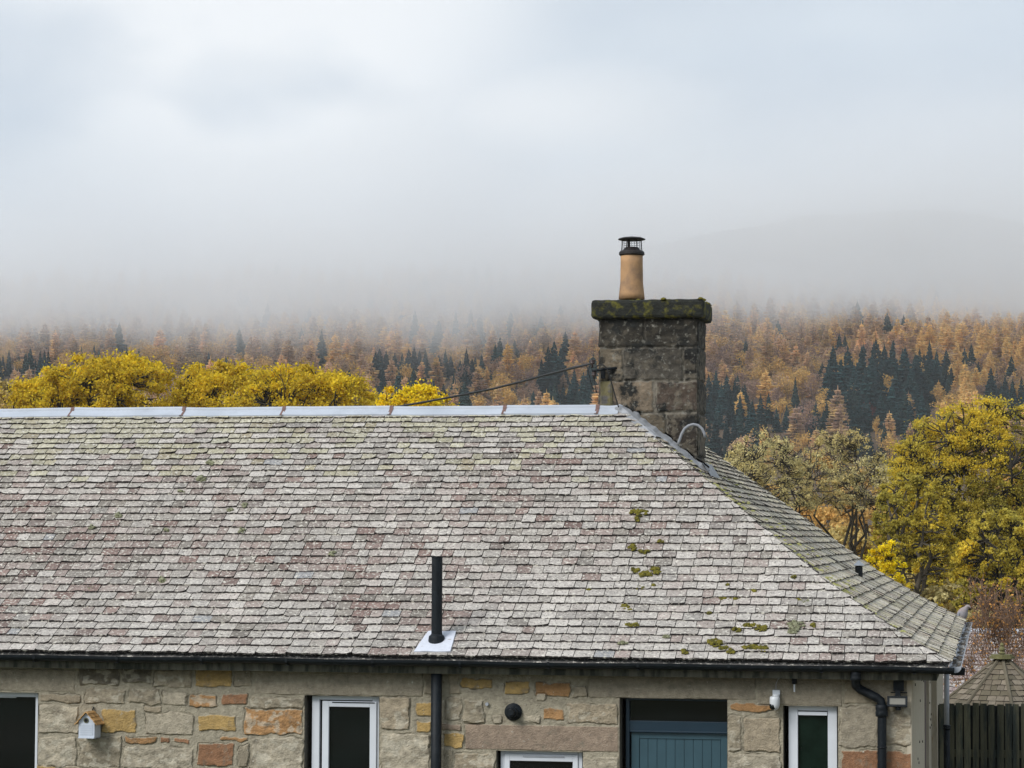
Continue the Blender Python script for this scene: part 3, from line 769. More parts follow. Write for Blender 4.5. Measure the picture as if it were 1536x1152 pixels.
# front gutter
def gutter(p0, p1, out, r, material, name):
    p0, p1, out = np.array(p0), np.array(p1), np.array(out, float); m_ = MB(); n_ = 60
    prev = None
    for k in range(n_+1):
        c = p0+(p1-p0)*k/n_; c = c+np.array([0, 0, .004*math.sin(k*.9)+.003*math.sin(k*.37)])
        ring = []
        for rr_, sg in ((r, 1), (r-.006, -1)):
            a_ = [math.pi*(1+j/8) for j in range(9)]
            if sg < 0: a_ = a_[::-1]
            for a in a_: ring.append(c+out*math.cos(a)*-rr_+np.array([0, 0, math.sin(a)*rr_]))
        ring[0] = ring[0]+np.array([0, 0, .004])
        ids = [m_.V(p) for p in ring]
        if prev:
            for j in range(len(ids)): m_.F(prev[j], prev[(j+1) % len(ids)], ids[(j+1) % len(ids)], ids[j])
        prev = ids
    for c in (p0, p1):
        m_.F(*[m_.V(c+out*math.cos(math.pi*(1+j/8))*-(r-.001)+np.array([0, 0, math.sin(math.pi*(1+j/8))*(r-.001)])) for j in range(9)])
    return m_.build(name, material, house, smooth=False)
gut = gutter((XL, .045, EZ-.018), (.045, .045, EZ-.030), (0, -1, 0), .062, M_iron, 'front_gutter')
g2 = gutter((.055, .11, EZ-.022), (.055, DEP+.05, EZ-.018), (1, 0, 0), .062, M_greyiron, 'end_gutter')
m1 = MB()
for k in range(14):
    x = -.35-k*.93; m1.box((x-.012, -.022, EZ-.095), (x+.012, FY, EZ-.088)); m1.box((x-.012, -.024, EZ-.06), (x+.012, -.020, EZ-.02))
    m1.build('gutter_bracket', M_iron, gut); m1 = MB()
m1 = MB(); rr = random.Random(6)      # leaves and grit lying in the end gutter
for k in range(160):
    y = rr.uniform(.15, DEP); r = rr.uniform(.012, .035); m1.lathe((.055+rr.uniform(-.03, .03), y, EZ-.06+rr.uniform(0, .02)), [(r, 0), (r*.7, r*.5), (.002, r*.6)], 5)
m1.build('gutter_debris', mat('leaf_litter', (.12, .10, .08), 1, .4, 30, second=(.45, .45, .43), sth=(.5, .6), sscale=6), g2)
m1 = MB()                              # dark iron bracket below the end gutter
for py in (945, 958, 972):
    c = at_x(1444, py, .12); m1.box((.0, c[1]-.05, EZ-.14), (.14, c[1]+.05, EZ-.07))
    m1.build('gutter_bracket', M_iron, g2); m1 = MB()

# downpipes
def pipe(pts, r, material, name, collars=()):
    m_ = MB(); m_.tube(pts, r, 14)
    for c, rr_, h_ in collars:
        c = np.array(c); m_.lathe(c, [(rr_*.9, -h_/2), (rr_, -h_/2+.006), (rr_, -h_*.12), (rr_*.93, 0), (rr_, h_*.12), (rr_, h_/2-.006), (rr_*.9, h_/2)], 16)
    return m_.build(name, material, house, smooth=True)
k7 = float((at_y(655, 1080, WY-.1)-CP)@fw)/F_PX
xc = float(at_y(655, 1080, WY-.1)[0])
pipe([(xc, WY-.12, EZ-.10), (xc, WY-.12, 0)], 8.2*k7, M_iron, 'downpipe', [((xc, WY-.12, 1.0), 10*k7, .08)])
P = lambda px, py: at_y(px, py, WY-.09)
top = P(1283.5, 1012)
pipe([at_y(1283.5, 1004, .07), at_y(1283.5, 1020, .09), P(1284, 1028)+np.array([0, .0, 0]), P(1290, 1034), P(1314, 1046), P(1321, 1051), P(1323, 1060), P(1323, 1130), (P(1323, 1130)[0], WY-.09, 0)], 6.6*k7, M_iron, 'swan_neck_downpipe', [(at_y(1283.5, 1014, .08), 8.2*k7, .09), (P(1322.5, 1066), 9*k7, .12), (P(1323, 1121), 7.4*k7, .02)])
yb = float(yb0)-.12
P = lambda px, py: at_y(px, py, yb)
pipe([P(1420, 1006), P(1420, 1088)], 4.3*k7*1.17, M_greyiron, 'grey_downpipe', [])
pipe([P(1420, 1088), (P(1420, 1088)[0], yb, 0)], 5.2*k7*1.17, M_iron, 'black_downpipe_foot', [(P(1420, 1091), 6.4*k7*1.17, .06)])

# windows and door
def win(op, px_frame, name='window', sash=None, label=None, y=WY+.075, top=.055, side=.05, vent=True):
    a, b, c, d = op; m_ = MB(); a += .004; b -= .004; d -= .003
    if px_frame: a = px_frame[0]; b = px_frame[1]
    ya, yb_ = y, y+.07
    m_.box((a, ya, c), (a+side, yb_, d)); m_.box((b-side, ya, c), (b, yb_, d)); m_.box((a+side, ya+.002, d-top), (b-side, yb_, d)); m_.box((a+side, ya+.002, c), (b-side, yb_, c+top))
    w_ = m_.build(name, M_white, house, bevel=.005)
    if label: w_['label'] = label
    return w_, (a+side, b-side, c+top, d-top)
def pane(w_, r, y, material=M_glass):
    m_ = MB(); m_.box((r[0]-.005, y, r[2]-.005), (r[1]+.005, y+.012, r[3]+.005)); m_.build('pane', material, w_)
def ring(m_, a, b, c, d, w0, y0, y1, wt=None):
    wt = wt or w0
    m_.box((a, y0, c), (a+w0, y1, d)); m_.box((b-w0, y0, c), (b, y1, d)); m_.box((a+w0, y0+.001, d-wt), (b-w0, y1, d)); m_.box((a+w0, y0+.001, c), (b-w0, y1, c+wt))
w1, r1 = win(ops['w1'], None, side=.055, top=.05)
m1 = MB(); m1.box((r1[0], WY+.1, r1[3]-.012), (r1[0]+.8, WY+.13, r1[3]-.002)); m1.build('trickle_vent', M_white, w1)
pane(w1, r1, WY+.12)
w2, r2 = win(ops['w2'], (X(465), X(567)), side=.082, top=.045, label='white casement window standing slightly ajar')
m1 = MB(); ring(m1, r2[0]+.035, r2[1]+.05, r2[2], r2[3]-.01, .072, WY+.055, WY+.10, .06)
s2 = m1.build('sash', M_white, w2, bevel=.004)
m1 = MB(); m1.box((X(496), WY+.05, r2[3]-.028), (X(560), WY+.056, r2[3]-.018)); m1.build('trickle_vent', M_dark, w2)
pane(w2, (r2[0]+.1, r2[1]-.02, r2[2]+.06, r2[3]-.06), WY+.09)
w3, r3 = win(ops['w3'], (X(749), X(872)), side=.045, top=.03)
m1 = MB(); ring(m1, r3[0], r3[1], r3[2], r3[3], .055, WY+.06, WY+.11, .075); s3 = m1.build('sash', M_white, w3, bevel=.004)
m1 = MB(); m1.box((X(783), WY+.052, r3[3]-.032), (X(845), WY+.062, r3[3]-.018)); m1.build('trickle_vent', M_greyiron, w3)
pane(w3, (r3[0]+.05, r3[1]-.05, r3[2]+.06, r3[3]-.07), WY+.09)
w4, r4 = win(ops['w4'], (X(1182), X(1255)), side=.095, top=.05)
m1 = MB(); m1.box((r4[0]+.005, WY+.065, r4[3]-.045), (r4[1]-.005, WY+.09, r4[3]-.01)); m1.build('trickle_vent', M_white, w4)
pane(w4, r4, WY+.11, mat('green_glass', (.006, .014, .010), .08, .6, 4, spec=.25))
# dark room linings behind the openings
m1 = MB()
for (a, b, c, d) in (ops['w1'],): m1.box((a, WY+.29, c), (b, WY+.30, d))
m1.build('room_lining', M_dark, wall)
a, b, c, d = ops['door']
m1 = MB()
zt = Z(1083.5, 1010); zd = Z(1100, 1010)
xa, xb2 = X(936), X(1091)
m1.box((xa, WY+.13, c), (X(941.5), WY+.22, d)); m1.box((X(1090), WY+.13, c), (b, WY+.22, d)); m1.box((X(941.5), WY+.131, zd), (X(1090), WY+.22, zt)); m1.box((X(941.5), WY+.131, d-.03), (X(1090), WY+.22, d))
m1.box((X(943), WY+.12, zd-.004), (X(1090), WY+.135, zd+.012))
df = m1.build('door_frame', M_teald, house, bevel=.004)
m1 = MB(); x0, x1 = X(944), X(1090.5); nb = 9; bw = (x1-x0-.16)/ (nb)
m1.box((x0, WY+.16, c), (x0+.08, WY+.205, zd-.008)); m1.box((x1-.08, WY+.16, c), (x1, WY+.205, zd-.008)); m1.box((x0+.08, WY+.161, zd-.07), (x1-.08, WY+.205, zd-.008)); m1.box((x0+.08, WY+.161, c), (x1-.08, WY+.205, c+.2)); m1.box((x0+.08, WY+.161, .95), (x1-.08, WY+.205, 1.1))
for k in range(nb): m1.box((x0+.08+k*bw+.004, WY+.170, c+.2), (x0+.08+(k+1)*bw-.004, WY+.2, zd-.07))
m1.box((x0+.08, WY+.176, c+.2), (x1-.08, WY+.199, zd-.07))
dr = m1.build('door', M_teal, house, bevel=.003); dr['label'] = 'teal boarded door below a dark glazed fanlight'
m1 = MB(); m1.tube([(x1-.06, WY+.16, 1.0), (x1-.06, WY+.10, 1.0), (x1-.16, WY+.10, 1.0)], .009, 8); m1.build('handle', M_steel, dr)
m1 = MB(); m1.box((X(941.5), WY+.18, zt), (X(1090), WY+.19, d-.03)); m1.build('fanlight', M_glass, df)
# boiler flue on the wall
fc = at_y(769.5, 1068, WY-.03); m1 = MB()
def disc(cx, cz, prof_, n=28, m_=m1):
    m_.tube([(cx, y, cz) for r, y in prof_], [r for r, y in prof_], n)
disc(fc[0], fc[2], [(13*k7, WY+.01), (13.2*k7, WY-.02), (10.5*k7, WY-.035), (8*k7, WY-.05), (7.6*k7, WY-.10), (5.6*k7, WY-.10), (5*k7, WY-.16), (3.6*k7, WY-.165), (3.4*k7, WY-.12)], m_=m1)
m1.build('boiler_flue', M_iron, house, smooth=False)
m1 = MB(); fc2 = at_y(731, 1056, WY); disc(fc2[0], fc2[2], [(2.6*k7, WY+.01), (2.6*k7, WY-.03), (1.2*k7, WY-.03)], 10, m1); m1.build('overflow_stub', M_greyiron, house)

# ------------------------------------------------------------------ things on the house
# bird house
bh = at_y(134, 1106, WY-.12)
BH = empty('birdhouse', bh, 'small pale grey bird box with orange shingled gable roof hung on the stone wall', 'birdhouse')
BH.rotation_euler.z = R(-2); BH.scale = (1.15, 1.15, 1.12); BH.location.y = WY-.115
W2_, D2_, H1, H2 = .078, .075, .155, .245
def bpart(m_, name, mt, par): 
    o = m_.build(name, mt, None); o.parent = par; return o
m1 = MB()
pf = [(-W2_, 0), (W2_, 0), (W2_, H1), (0, H2), (-W2_, H1)]
f = [m1.V((x, -D2_, z)) for x, z in pf]; bk = [m1.V((x, D2_, z)) for x, z in pf]
m1.F(*f); m1.F(*bk[::-1])
for i in range(5): m1.F(f[i], bk[i], bk[(i+1) % 5], f[(i+1) % 5])
for k in range(5): m1.box((-W2_+.016, -D2_-.003, .03+k*.021), (W2_-.016, -D2_+.002, .045+k*.021))
m1.box((-W2_, -D2_-.012, -.004), (W2_, D2_, .006))
body = bpart(m1, 'body', M_bird, BH)
m1 = MB(); m1.tube([(-.004, -D2_-.002, H1+.012), (-.004, -D2_-.006, H1+.012)], .025, 18); bpart(m1, 'entrance_ring', mat('olive_ring', (.10, .10, .05), .5, .2, 20), body)
m1 = MB(); m1.tube([(-.004, -D2_-.004, H1+.012), (-.004, -D2_-.0075, H1+.012)], .016, 18); bpart(m1, 'entrance_hole', M_dark, body)
m1 = MB(); ang = math.atan2(H2-H1, W2_)
for sgn in (-1, 1):
    for k in range(4):
        for q in range(4):
            t0, t1 = 1.45-.38*k-.02, 1.45-.38*(k+1)-.10
            y0, y1 = -D2_-.028+q*.0515, -D2_-.028+(q+1)*.0515-.003
            lo = .008*(3-k)*0; p = []
            for (t, y, o_) in ((t0, y0, .016), (t0, y1, .016), (t1, y1, .006), (t1, y0, .006)):
                t = max(0, t); p.append((sgn*W2_*t, y, H2-(H2-H1)*t+o_))
            ids = [m1.V(a) for a in p]+[m1.V((a[0], a[1], a[2]-.009)) for a in p]
            for fq in ((0, 1, 2, 3), (4, 7, 6, 5), (0, 4, 5, 1), (1, 5, 6, 2), (2, 6, 7, 3), (3, 7, 4, 0)): m1.F(*[ids[i] for i in fq])
bpart(m1, 'roof', M_birdroof, BH)
m1 = MB(); m1.tube([(0, D2_-.01, H2+.01), (0, D2_+.02, H2+.035)], .007, 6); bpart(m1, 'hanging_hook', M_iron, BH)

# security camera
sc0 = at_y(1162.5, 1035, WY-.06)
SCm = empty('security_camera', (sc0[0], WY-.02, sc0[2]), 'white dome security camera on a bracket high on the wall beside the narrow window', 'camera')
m1 = MB(); kx = k7
x, z_ = sc0[0], sc0[2]
m1.box((x-4*kx, WY-.035, z_-1*kx), (x+7*kx, WY+.0, z_+0*kx)); m1.box((x-4*kx, WY-.035, z_-10*kx), (x+7*kx, WY-.022, z_)); m1.build('bracket', M_white, SCm, bevel=.003)
m1 = MB(); m1.lathe((x+.0, WY-.085, 0), [(5.5*kx, z_-9*kx), (7.3*kx, z_-10*kx), (7.6*kx, z_-14*kx), (7.5*kx, z_-20*kx), (6.3*kx, z_-25*kx), (3.5*kx, z_-28.5*kx), (.5*kx, z_-29.5*kx)], 20)
m1.box((x-3*kx, WY-.08, z_-10*kx), (x+6*kx, WY-.02, z_-6*kx))
cb = m1.build('dome', mat('white_plastic', (.62, .64, .66), .35, 0), SCm, smooth=True)
m1 = MB(); m1.lathe((x-2.4*kx, WY-.095, 0), [(3*kx, z_-19*kx), (5.8*kx, z_-21*kx), (5.2*kx, z_-26*kx), (2*kx, z_-29*kx)], 16); m1.build('lens', M_glass, cb, smooth=True)
m1 = MB(); m1.tube([at_y(1164, 1034, WY-.03), at_y(1164, 1026, WY-.04), at_y(1167, 1019, WY-.04), at_y(1176, 1013, WY-.05), at_y(1188, 1014, WY-.05)], .003, 6)
m1.build('cable', M_greyiron, SCm)
# small sensor hanging under the soffit
ss = at_y(1191.5, 1012, WY-.05)
SN = empty('aerial_sensor', ss, 'little black sensor with a pale probe hanging from the soffit beside the camera', 'sensor')
m1 = MB(); m1.lathe((ss[0], ss[1], 0), [(3*k7, ss[2]), (3.6*k7, ss[2]-3*k7), (3.6*k7, ss[2]-13*k7), (2*k7, ss[2]-14*k7)], 12); m1.build('housing', M_iron, SN)
m1 = MB(); m1.lathe((ss[0], ss[1], 0), [(1.3*k7, ss[2]-14*k7), (1.3*k7, ss[2]-25*k7)], 8); m1.build('probe', M_white, SN)
# floodlight
fl = at_y(1346, 1052, WY-.12)
FLm = empty('floodlight', fl, 'black rectangular floodlight on the wall below the eaves near the house corner', 'light')
m1 = MB(); x, z_ = fl[0], fl[2]; T = Matrix.Translation((x, WY-.13, z_)) @ Matrix.Rotation(R(-12), 4, 'X')
m1.box((-13.5*k7, 0, -7*k7), (13.5*k7, .06, 7*k7), T); m1.box((-14.5*k7, -.012, 5*k7), (14.5*k7, .03, 7.6*k7), T); m1.box((-14.5*k7, -.012, -7.6*k7), (14.5*k7, .03, -4.6*k7), T); m1.box((-14.5*k7, -.012, -5*k7), (-11.5*k7, .03, 5*k7), T); m1.box((11.5*k7, -.012, -5*k7), (14.5*k7, .03, 5*k7), T)
m1.build('lamp_body', M_iron, FLm)
m1 = MB(); m1.box((-11.5*k7, -.004, -4.7*k7), (11.5*k7, .004, 5*k7), T); m1.build('lamp_glass', mat('grey_lamp_glass', (.22, .21, .18), .3, .1, 10), FLm)
m1 = MB(); m1.box((x-6*k7, WY-.06, z_+14*k7), (x+9*k7, WY, z_+34*k7)); m1.box((x-3*k7, WY-.12, z_+6*k7), (x+4*k7, WY-.01, z_+16*k7)); m1.tube([(x-10*k7, WY-.05, z_+12*k7), (x+14*k7, WY-.05, z_+12*k7)], .006, 6)
m1.lathe((x+1*k7, WY-.10, 0), [(3.8*k7, z_-13*k7), (4.2*k7, z_-10*k7), (3.5*k7, z_-6*k7)], 12); m1.build('sensor_mount', M_iron, FLm)
# wall clip spotlight bracket left of the floodlight
# ---- power line with insulators on the chimney
yl = YC-.12
PLn = empty('overhead_line', at_y(908, 556, yl), 'black overhead power cable with its iron bracket and two brown insulators at the chimney foot', 'power line')
m1 = MB(); m1.tube([at_y(888, 556, yl), at_y(902, 554.5, yl), at_y(925, 552, YC+.0)], .016, 8); m1.box(tuple(at_y(902, 568, YC)-np.array([0, .05, 0])), tuple(at_y(908, 556, YC)+np.array([0, .02, 0]))); m1.build('bracket', M_iron, PLn)
for nm_, (cx_, cy_) in (('insulator', (888.5, 543)), ('insulator', (891, 561))):
    c = at_y(cx_, cy_, yl); m_ = MB(); h0 = c[2]
    m_.lathe((c[0], c[1], 0), [(4*k7, h0+3.5*k7), (4.6*k7, h0+2*k7), (3*k7, h0+1*k7), (4.4*k7, h0-.5*k7), (4.4*k7, h0-2*k7), (2*k7, h0-4*k7), (1.2*k7, h0-10*k7)], 14)
    m_.build(nm_, M_ceram, PLn, smooth=True)
m1 = MB()
far = at_y(330, 680, 75.0); nearp = at_y(888, 545, yl)
ptsl = []
tgt = [(888,545),(860,552),(820,562),(780,573),(740,583),(690,593),(640,602.5),(588,611.5),(530,622),(460,640)]
for i, q_ in enumerate(tgt):
    t = i/(len(tgt)-1); ptsl.append(at_y(q_[0], q_[1], yl+22*t))
m1.tube(ptsl, list(np.linspace(.014, .024, len(ptsl))), 6); m1.tube([p+np.array([0, 0, .012*math.sin(i*2.1)]) for i, p in enumerate(ptsl[:3])], .012, 6)
m1.build('cable', M_cable, PLn)
m1 = MB()
m1.tube([at_y(a, b, yl) for a, b in ((880, 547), (882, 556), (885, 568), (888, 580), (891, 588))], .0055, 6)
m1.tube([at_y(a, b, yl-.01) for a, b in ((890, 563), (892, 572), (893, 582), (896, 590), (893, 586))], .0055, 6)
m1.tube([at_y(a, b, yl-.03) for a, b in ((892, 551), (898, 547.5), (905, 547.5), (910, 552), (914, 563), (919, 580), (923, 595), (928, 611))], .008, 6)
m1.build('drop_wire', M_cable, PLn)

# ---- pigeon on the gutter corner
pg0 = at_y(1446.5, 935.5, DEP-.02); kp = float((pg0-CP)@fw)/F_PX
PG = empty('wood_pigeon', (pg0[0], pg0[1], pg0[2]), 'plump grey wood pigeon perched on the far end of the hip gutter', 'pigeon')
m1 = MB()
def q3(px, py, dy=0): return at_y(px, py, pg0[1]+dy)
sp_ = [(1438.5, 937, .10), (1439, 933, .06), (1440.5, 929.5, .03), (1442, 925.5, .01), (1443.5, 921, 0), (1445.5, 917, -.01), (1448, 914, -.02), (1449.8, 911.8, -.03), (1451.2, 909.8, -.03), (1453, 909.6, -.04), (1454.8, 910.6, -.045), (1456.6, 911.9, -.05)]
rd = [1.6, 3.0, 5.6, 7.8, 8.6, 7.4, 4.9, 3.5, 3.6, 3.0, 1.2, .35]
m1.tube([q3(a, b, c) for a, b, c in sp_], [r*kp for r in rd], 16)
pb = m1.build('body', mat('pigeon_feathers', (.25, .235, .245), .8, .15, 30, second=(.32, .25, .235), sth=(.45, .6), sscale=9), PG, smooth=True)
md = pb.modifiers.new('s', 'SUBSURF'); md.levels = 1; md.render_levels = 2
for sg in (-1, 1):
    m_ = MB(); off = sg*.055
    m_.tube([q3(a, b, off+.01) for a, b in ((1442, 916), (1439, 920), (1437, 925), (1436.5, 930), (1437, 935))], [(1.5*kp, 1*kp), (3.6*kp, 2.4*kp), (4*kp, 2.6*kp), (2.6*kp, 1.8*kp), (.6*kp, .5*kp)], 10)
    m_.build('wing', mat('wing_feathers', (.21, .22, .25), .8, .15, 30), pb, smooth=True)
m_ = MB()
for dx in (-1.5, 2): m_.tube([q3(1446+dx, 927), q3(1446+dx, 936.5)], .7*kp, 6)
m_.build('legs', mat('pigeon_leg', (.30, .10, .09), .7, 0), PG)

# ------------------------------------------------------------------ ground
def gz(x, y):
    t = np.clip((np.asarray(y, float)-9)/45, 0, 1); t = t*t*(3-2*t); return -3.0*t
gx = np.array([-900, -400, -200, -100, -50, -25, -12, 0, 12, 25, 50, 100, 200, 400, 900.]); gy = np.array([-120, -60, -30, -10, 5, 9, 15, 20, 25, 30, 36, 42, 48, 54, 80, 150, 300, 600, 900.])
m1 = MB()
ids = [[m1.V((x, y, float(gz(x, y)) + (0 if y < 860 else 8))) for y in gy] for x in gx]
for i in range(len(gx)-1):
    for j in range(len(gy)-1): m1.F(ids[i][j], ids[i+1][j], ids[i+1][j+1], ids[i][j+1])
tag(m1.build('ground', M_ground, smooth=True), 'grassy ground falling away behind the cottage', 'ground', kind='structure')

# hill: heights over a grid in camera-aligned polar-ish coordinates
hf = np.array([math.sin(YAW), math.cos(YAW)]); hr = np.array([math.cos(YAW), -math.sin(YAW)])
def hill_z(x, y):
    p = np.stack([np.asarray(x, float)-CP[0], np.asarray(y, float)-CP[1]], -1)
    D = p@hf; Lr = p@hr
    z = np.interp(D, [600, 800, 900, 1250, 1550, 1700, 1850, 2200], [-4, 8, 26, 91, 148, 172, 176, 150])
    z = z+(fbm(x*.004, y*.004, 1, 3)-.5)*22*np.clip((D-850)/200, 0, 1)
    z = z-np.clip((-Lr-60)/260, 0, 1)*6*np.clip((D-900)/200, 0, 1)
    return z
Ds = np.arange(600, 2201, 20.); Ls = np.arange(-620, 621, 20.)
DD, LL_ = np.meshgrid(Ds, Ls, indexing='ij')
HX = CP[0]+DD*hf[0]+LL_*hr[0]; HY = CP[1]+DD*hf[1]+LL_*hr[1]; HZ = hill_z(HX, HY)
nv = len(Ls); idx = np.arange(len(Ds)*nv).reshape(len(Ds), nv)
Fh = np.stack([idx[:-1, :-1], idx[1:, :-1], idx[1:, 1:], idx[:-1, 1:]], -1).reshape(-1, 4)
tag(raw_mesh('hill', np.stack([HX, HY, HZ], -1).reshape(-1, 3), Fh, M_hill, smooth=True), 'wooded hillside rising into low cloud', 'hill', kind='structure')
def on_hill(px, py):
    d = ray(px, py); t = 700.
    T = np.arange(700., 2200., 3.); Q = CP+d*T[:, None]; b = np.nonzero(Q[:, 2] < hill_z(Q[:, 0], Q[:, 1]))[0]
    return Q[b[0]] if len(b) else None
# far ridge, seen only at the upper right through the cloud
fd = 4300.
Lf = np.arange(-900, 1500, 12.)
def ridge_py(L):
    px = 768+F_PX*L/fd
    return np.interp(px, [-300, 700, 950, 1150, 1300, 1400, 1470, 1540, 1700, 2000], [640, 470, 372, 330, 314, 310, 318, 333, 352, 380])
rzv = CP[2]+(801-ridge_py(Lf))/F_PX*fd + (fbm(Lf*.012, 0, 3, 3)-.5)*14
V_, F_ = [], []
rows = [(0, 1.0), (-60, .93), (-300, .70), (-700, .35), (-1300, .02), (250, .6)]
order = [4, 3, 2, 1, 0, 5]
for k in order:
    dd, fr = rows[k]
    V_.append(np.stack([CP[0]+(fd+dd)*hf[0]+Lf*hr[0], CP[1]+(fd+dd)*hf[1]+Lf*hr[1], rzv*fr+(fbm(Lf*.01, dd*.01, 5, 3)-.5)*20*(1-fr)], -1))
V_ = np.concatenate(V_); n_ = len(Lf); idx = np.arange(len(order)*n_).reshape(len(order), n_)
Ff = np.stack([idx[:-1, :-1], idx[1:, :-1], idx[1:, 1:], idx[:-1, 1:]], -1).reshape(-1, 4)
tag(raw_mesh('far_hill', V_, Ff, M_farhill, smooth=True), 'faint far ridge at upper right behind the cloud', 'hill', kind='structure')

# ------------------------------------------------------------------ forest tree models (arrays of quads)
def conifer(seed, H=20., rad=3.6, layers=17, per=8, droop=.35, gap=.0, wdt=.26, power=.9):
    r = np.random.default_rng(seed); V = []; Fq = []
    def quad(a, b, c, d):
        k = len(V); V.extend([a, b, c, d]); Fq.append((k, k+1, k+2, k+3))
    for s in range(4):
        a0, a1 = math.pi/2*s, math.pi/2*(s+1); rb = H*.011+.05
        quad((rb*math.cos(a0), rb*math.sin(a0), 0), (rb*math.cos(a1), rb*math.sin(a1), 0), (.03*math.cos(a1), .03*math.sin(a1), H*.97), (.03*math.cos(a0), .03*math.sin(a0), H*.97))
    quad((-.18, 0, H*.9), (.18, 0, H*.9), (.03, 0, H*1.02), (-.03, 0, H*1.02)); quad((0, -.18, H*.9), (0, .18, H*.9), (0, .03, H*1.02), (0, -.03, H*1.02))
    for i in range(layers):
        t = (i+r.uniform(-.3, .3))/layers; t = min(max(t, 0), .985)
        z = H*(.06+.92*t); rr_ = rad*(1-t)**power*r.uniform(.8, 1.12)+.12
        for j in range(per):
            if r.random() < gap: continue
            a = 2*math.pi*(j/per)+i*.7+r.uniform(-.25, .25); L = rr_*r.uniform(.65, 1.12)
            ca, sa = math.cos(a), math.sin(a); w_ = max(.25, L*wdt*r.uniform(.7, 1.2)); zz = z+r.uniform(-.25, .25)
            dz = -droop*L
            p0 = (ca*.1, sa*.1, zz+.25); tip = (ca*L, sa*L, zz+dz+.08*L)
            m1_ = (ca*L*.6-sa*w_, sa*L*.6+ca*w_, zz+dz*.72-.15); m2_ = (ca*L*.6+sa*w_, sa*L*.6-ca*w_, zz+dz*.72-.15)
            quad(p0, m1_, tip, m2_)
            # hanging twiglets
            quad((ca*L*.35, sa*L*.35, zz+dz*.3), (ca*L*.9, sa*L*.9, zz+dz*.9), (ca*L*.82, sa*L*.82, zz+dz-.55), (ca*L*.4, sa*L*.4, zz+dz*.4-.75))
    return np.array(V, np.float32), np.array(Fq, np.int32)
def broad(seed, H=14., rad=4.5, n=520, size=.75, cx=1.0):
    r = np.random.default_rng(seed); nl = 14
    C = []; 
    for k in range(nl):
        u = r.normal(size=3); u /= np.linalg.norm(u); q = r.uniform(.45, 1)
        C.append([u[0]*rad*.62*q, u[1]*rad*.62*q, H*.6+u[2]*H*.27*q])
    C = np.array(C); w_ = r.integers(0, nl, n)
    u = r.normal(size=(n, 3)); u /= np.linalg.norm(u, axis=1)[:, None]
    P = C[w_]+u*(rad*.42*r.uniform(.55, 1.05, n))[:, None]*np.array([1, 1, .8])
    return leafquads(P, size, r, trunk=(H, rad))
def leafquads(P, size, r, trunk=None):
    n = len(P); a = r.normal(size=(n, 3)); a /= np.linalg.norm(a, axis=1)[:, None]
    b = r.normal(size=(n, 3)); b -= (a*b).sum(1)[:, None]*a; b /= np.linalg.norm(b, axis=1)[:, None]
    s = (size*r.uniform(.55, 1.25, n))[:, None]
    V = np.stack([P-a*s*.5, P-b*s*.36, P+a*s*.5, P+b*s*.36], 1).reshape(-1, 3)
    Fq = np.arange(4*n).reshape(n, 4)
    if trunk is not None:
        H, rad = trunk; T = []
        for (x, y, z) in [(0, 0, H*.85)]+[(r.uniform(-.5, .5)*rad, r.uniform(-.5, .5)*rad, H*r.uniform(.6, .85)) for _ in range(5)]:
            for q in range(2):
                o = np.array([.16, 0, 0]) if q else np.array([0, .16, 0])
                T += [np.array([0, 0, 0])-o, np.array([0, 0, 0])+o, np.array([x, y, z])+o*.3, np.array([x, y, z])-o*.3]
        k = len(V); V = np.concatenate([V, np.array(T)]); Fq = np.concatenate([Fq, k+np.arange(len(T)).reshape(-1, 4)])
    return V.astype(np.float32), Fq.astype(np.int32)

PROTO = {}
for i in range(4): PROTO['spruce', i] = conifer(10+i, 20, 4.4+.3*i, 22, 10, .38, .02, .34, .85)
for i in range(5): PROTO['larch', i] = conifer(30+i, 20, 4.6+.3*i, 17, 9, .10, .10, .30, .62)
for i in range(4): PROTO['broad', i] = broad(50+i, 15, 4.6+.3*i)
MESH = {}
def proto_mesh(kind, i, material):
    key = (kind, i, material.name)
    if key not in MESH:
        o = raw_mesh(kind, *PROTO[kind, i], material); MESH[key] = o.data; bpy.data.objects.remove(o)
    return MESH[key]
def ftree(name, kind, material, P, H, label, cat, group, rng, wide=1.0):
    me = proto_mesh(kind, rng.randrange(len([k for k in PROTO if k[0] == kind])), material)
    o = bpy.data.objects.new(name, me); COL.objects.link(o)
    h0 = 20. if kind != 'broad' else 15.
    s = H/h0; o.location = tuple(P); o.scale = (s*wide, s*wide, s); o.rotation_euler.z = rng.uniform(0, 6.28)
    return tag(o, label, cat, group)

rg = random.Random(42)
occupied = []
def place(topx, topy, hpx, name, kind, material, label, cat, group, wide=1.0):
    P = on_hill(topx, topy+hpx)
    if P is None: return
    k = float((P-CP)@fw)/F_PX
    P[2] = float(hill_z(P[0], P[1]))-.5
    ftree(name, kind, material, P, hpx*k, label, cat, group, rg, wide)
    occupied.append((topx, topy+hpx))
SPL = 'dark spruce among the evergreens on the left of the hillside'
g_sp = 'spruces on the hillside'
left_sp = [(13,522,42),(28,531,34),(37,528,36),(46,531,34),(60,523,42),(72,522,42),(82,533,32),(4,530,34),(99,524,34),(122,517,40),(141,515,36),(148,520,32),(190,518,38),(208,521,34),(313,525,32),(53,536,30),(66,538,30),(262,543,26),(272,547,26),(281,545,26),(290,548,24),(300,547,24),(181,527,30)]
for a, b, c in left_sp: place(a, b, c, 'spruce_tree', 'spruce', L_spruce, 'dark spruce in the far row behind the yellow trees at left', 'spruce', g_sp, .9)
place(482, 493, 62, 'spruce_tree', 'spruce', L_spruce, 'tall lone spruce standing out above the two yellow crowns, left of middle', 'spruce', g_sp, 1.25)
place(497, 530, 30, 'spruce_tree', 'spruce', L_spruce, 'small spruce close against the right of the tall lone spruce', 'spruce', g_sp, 1.0)
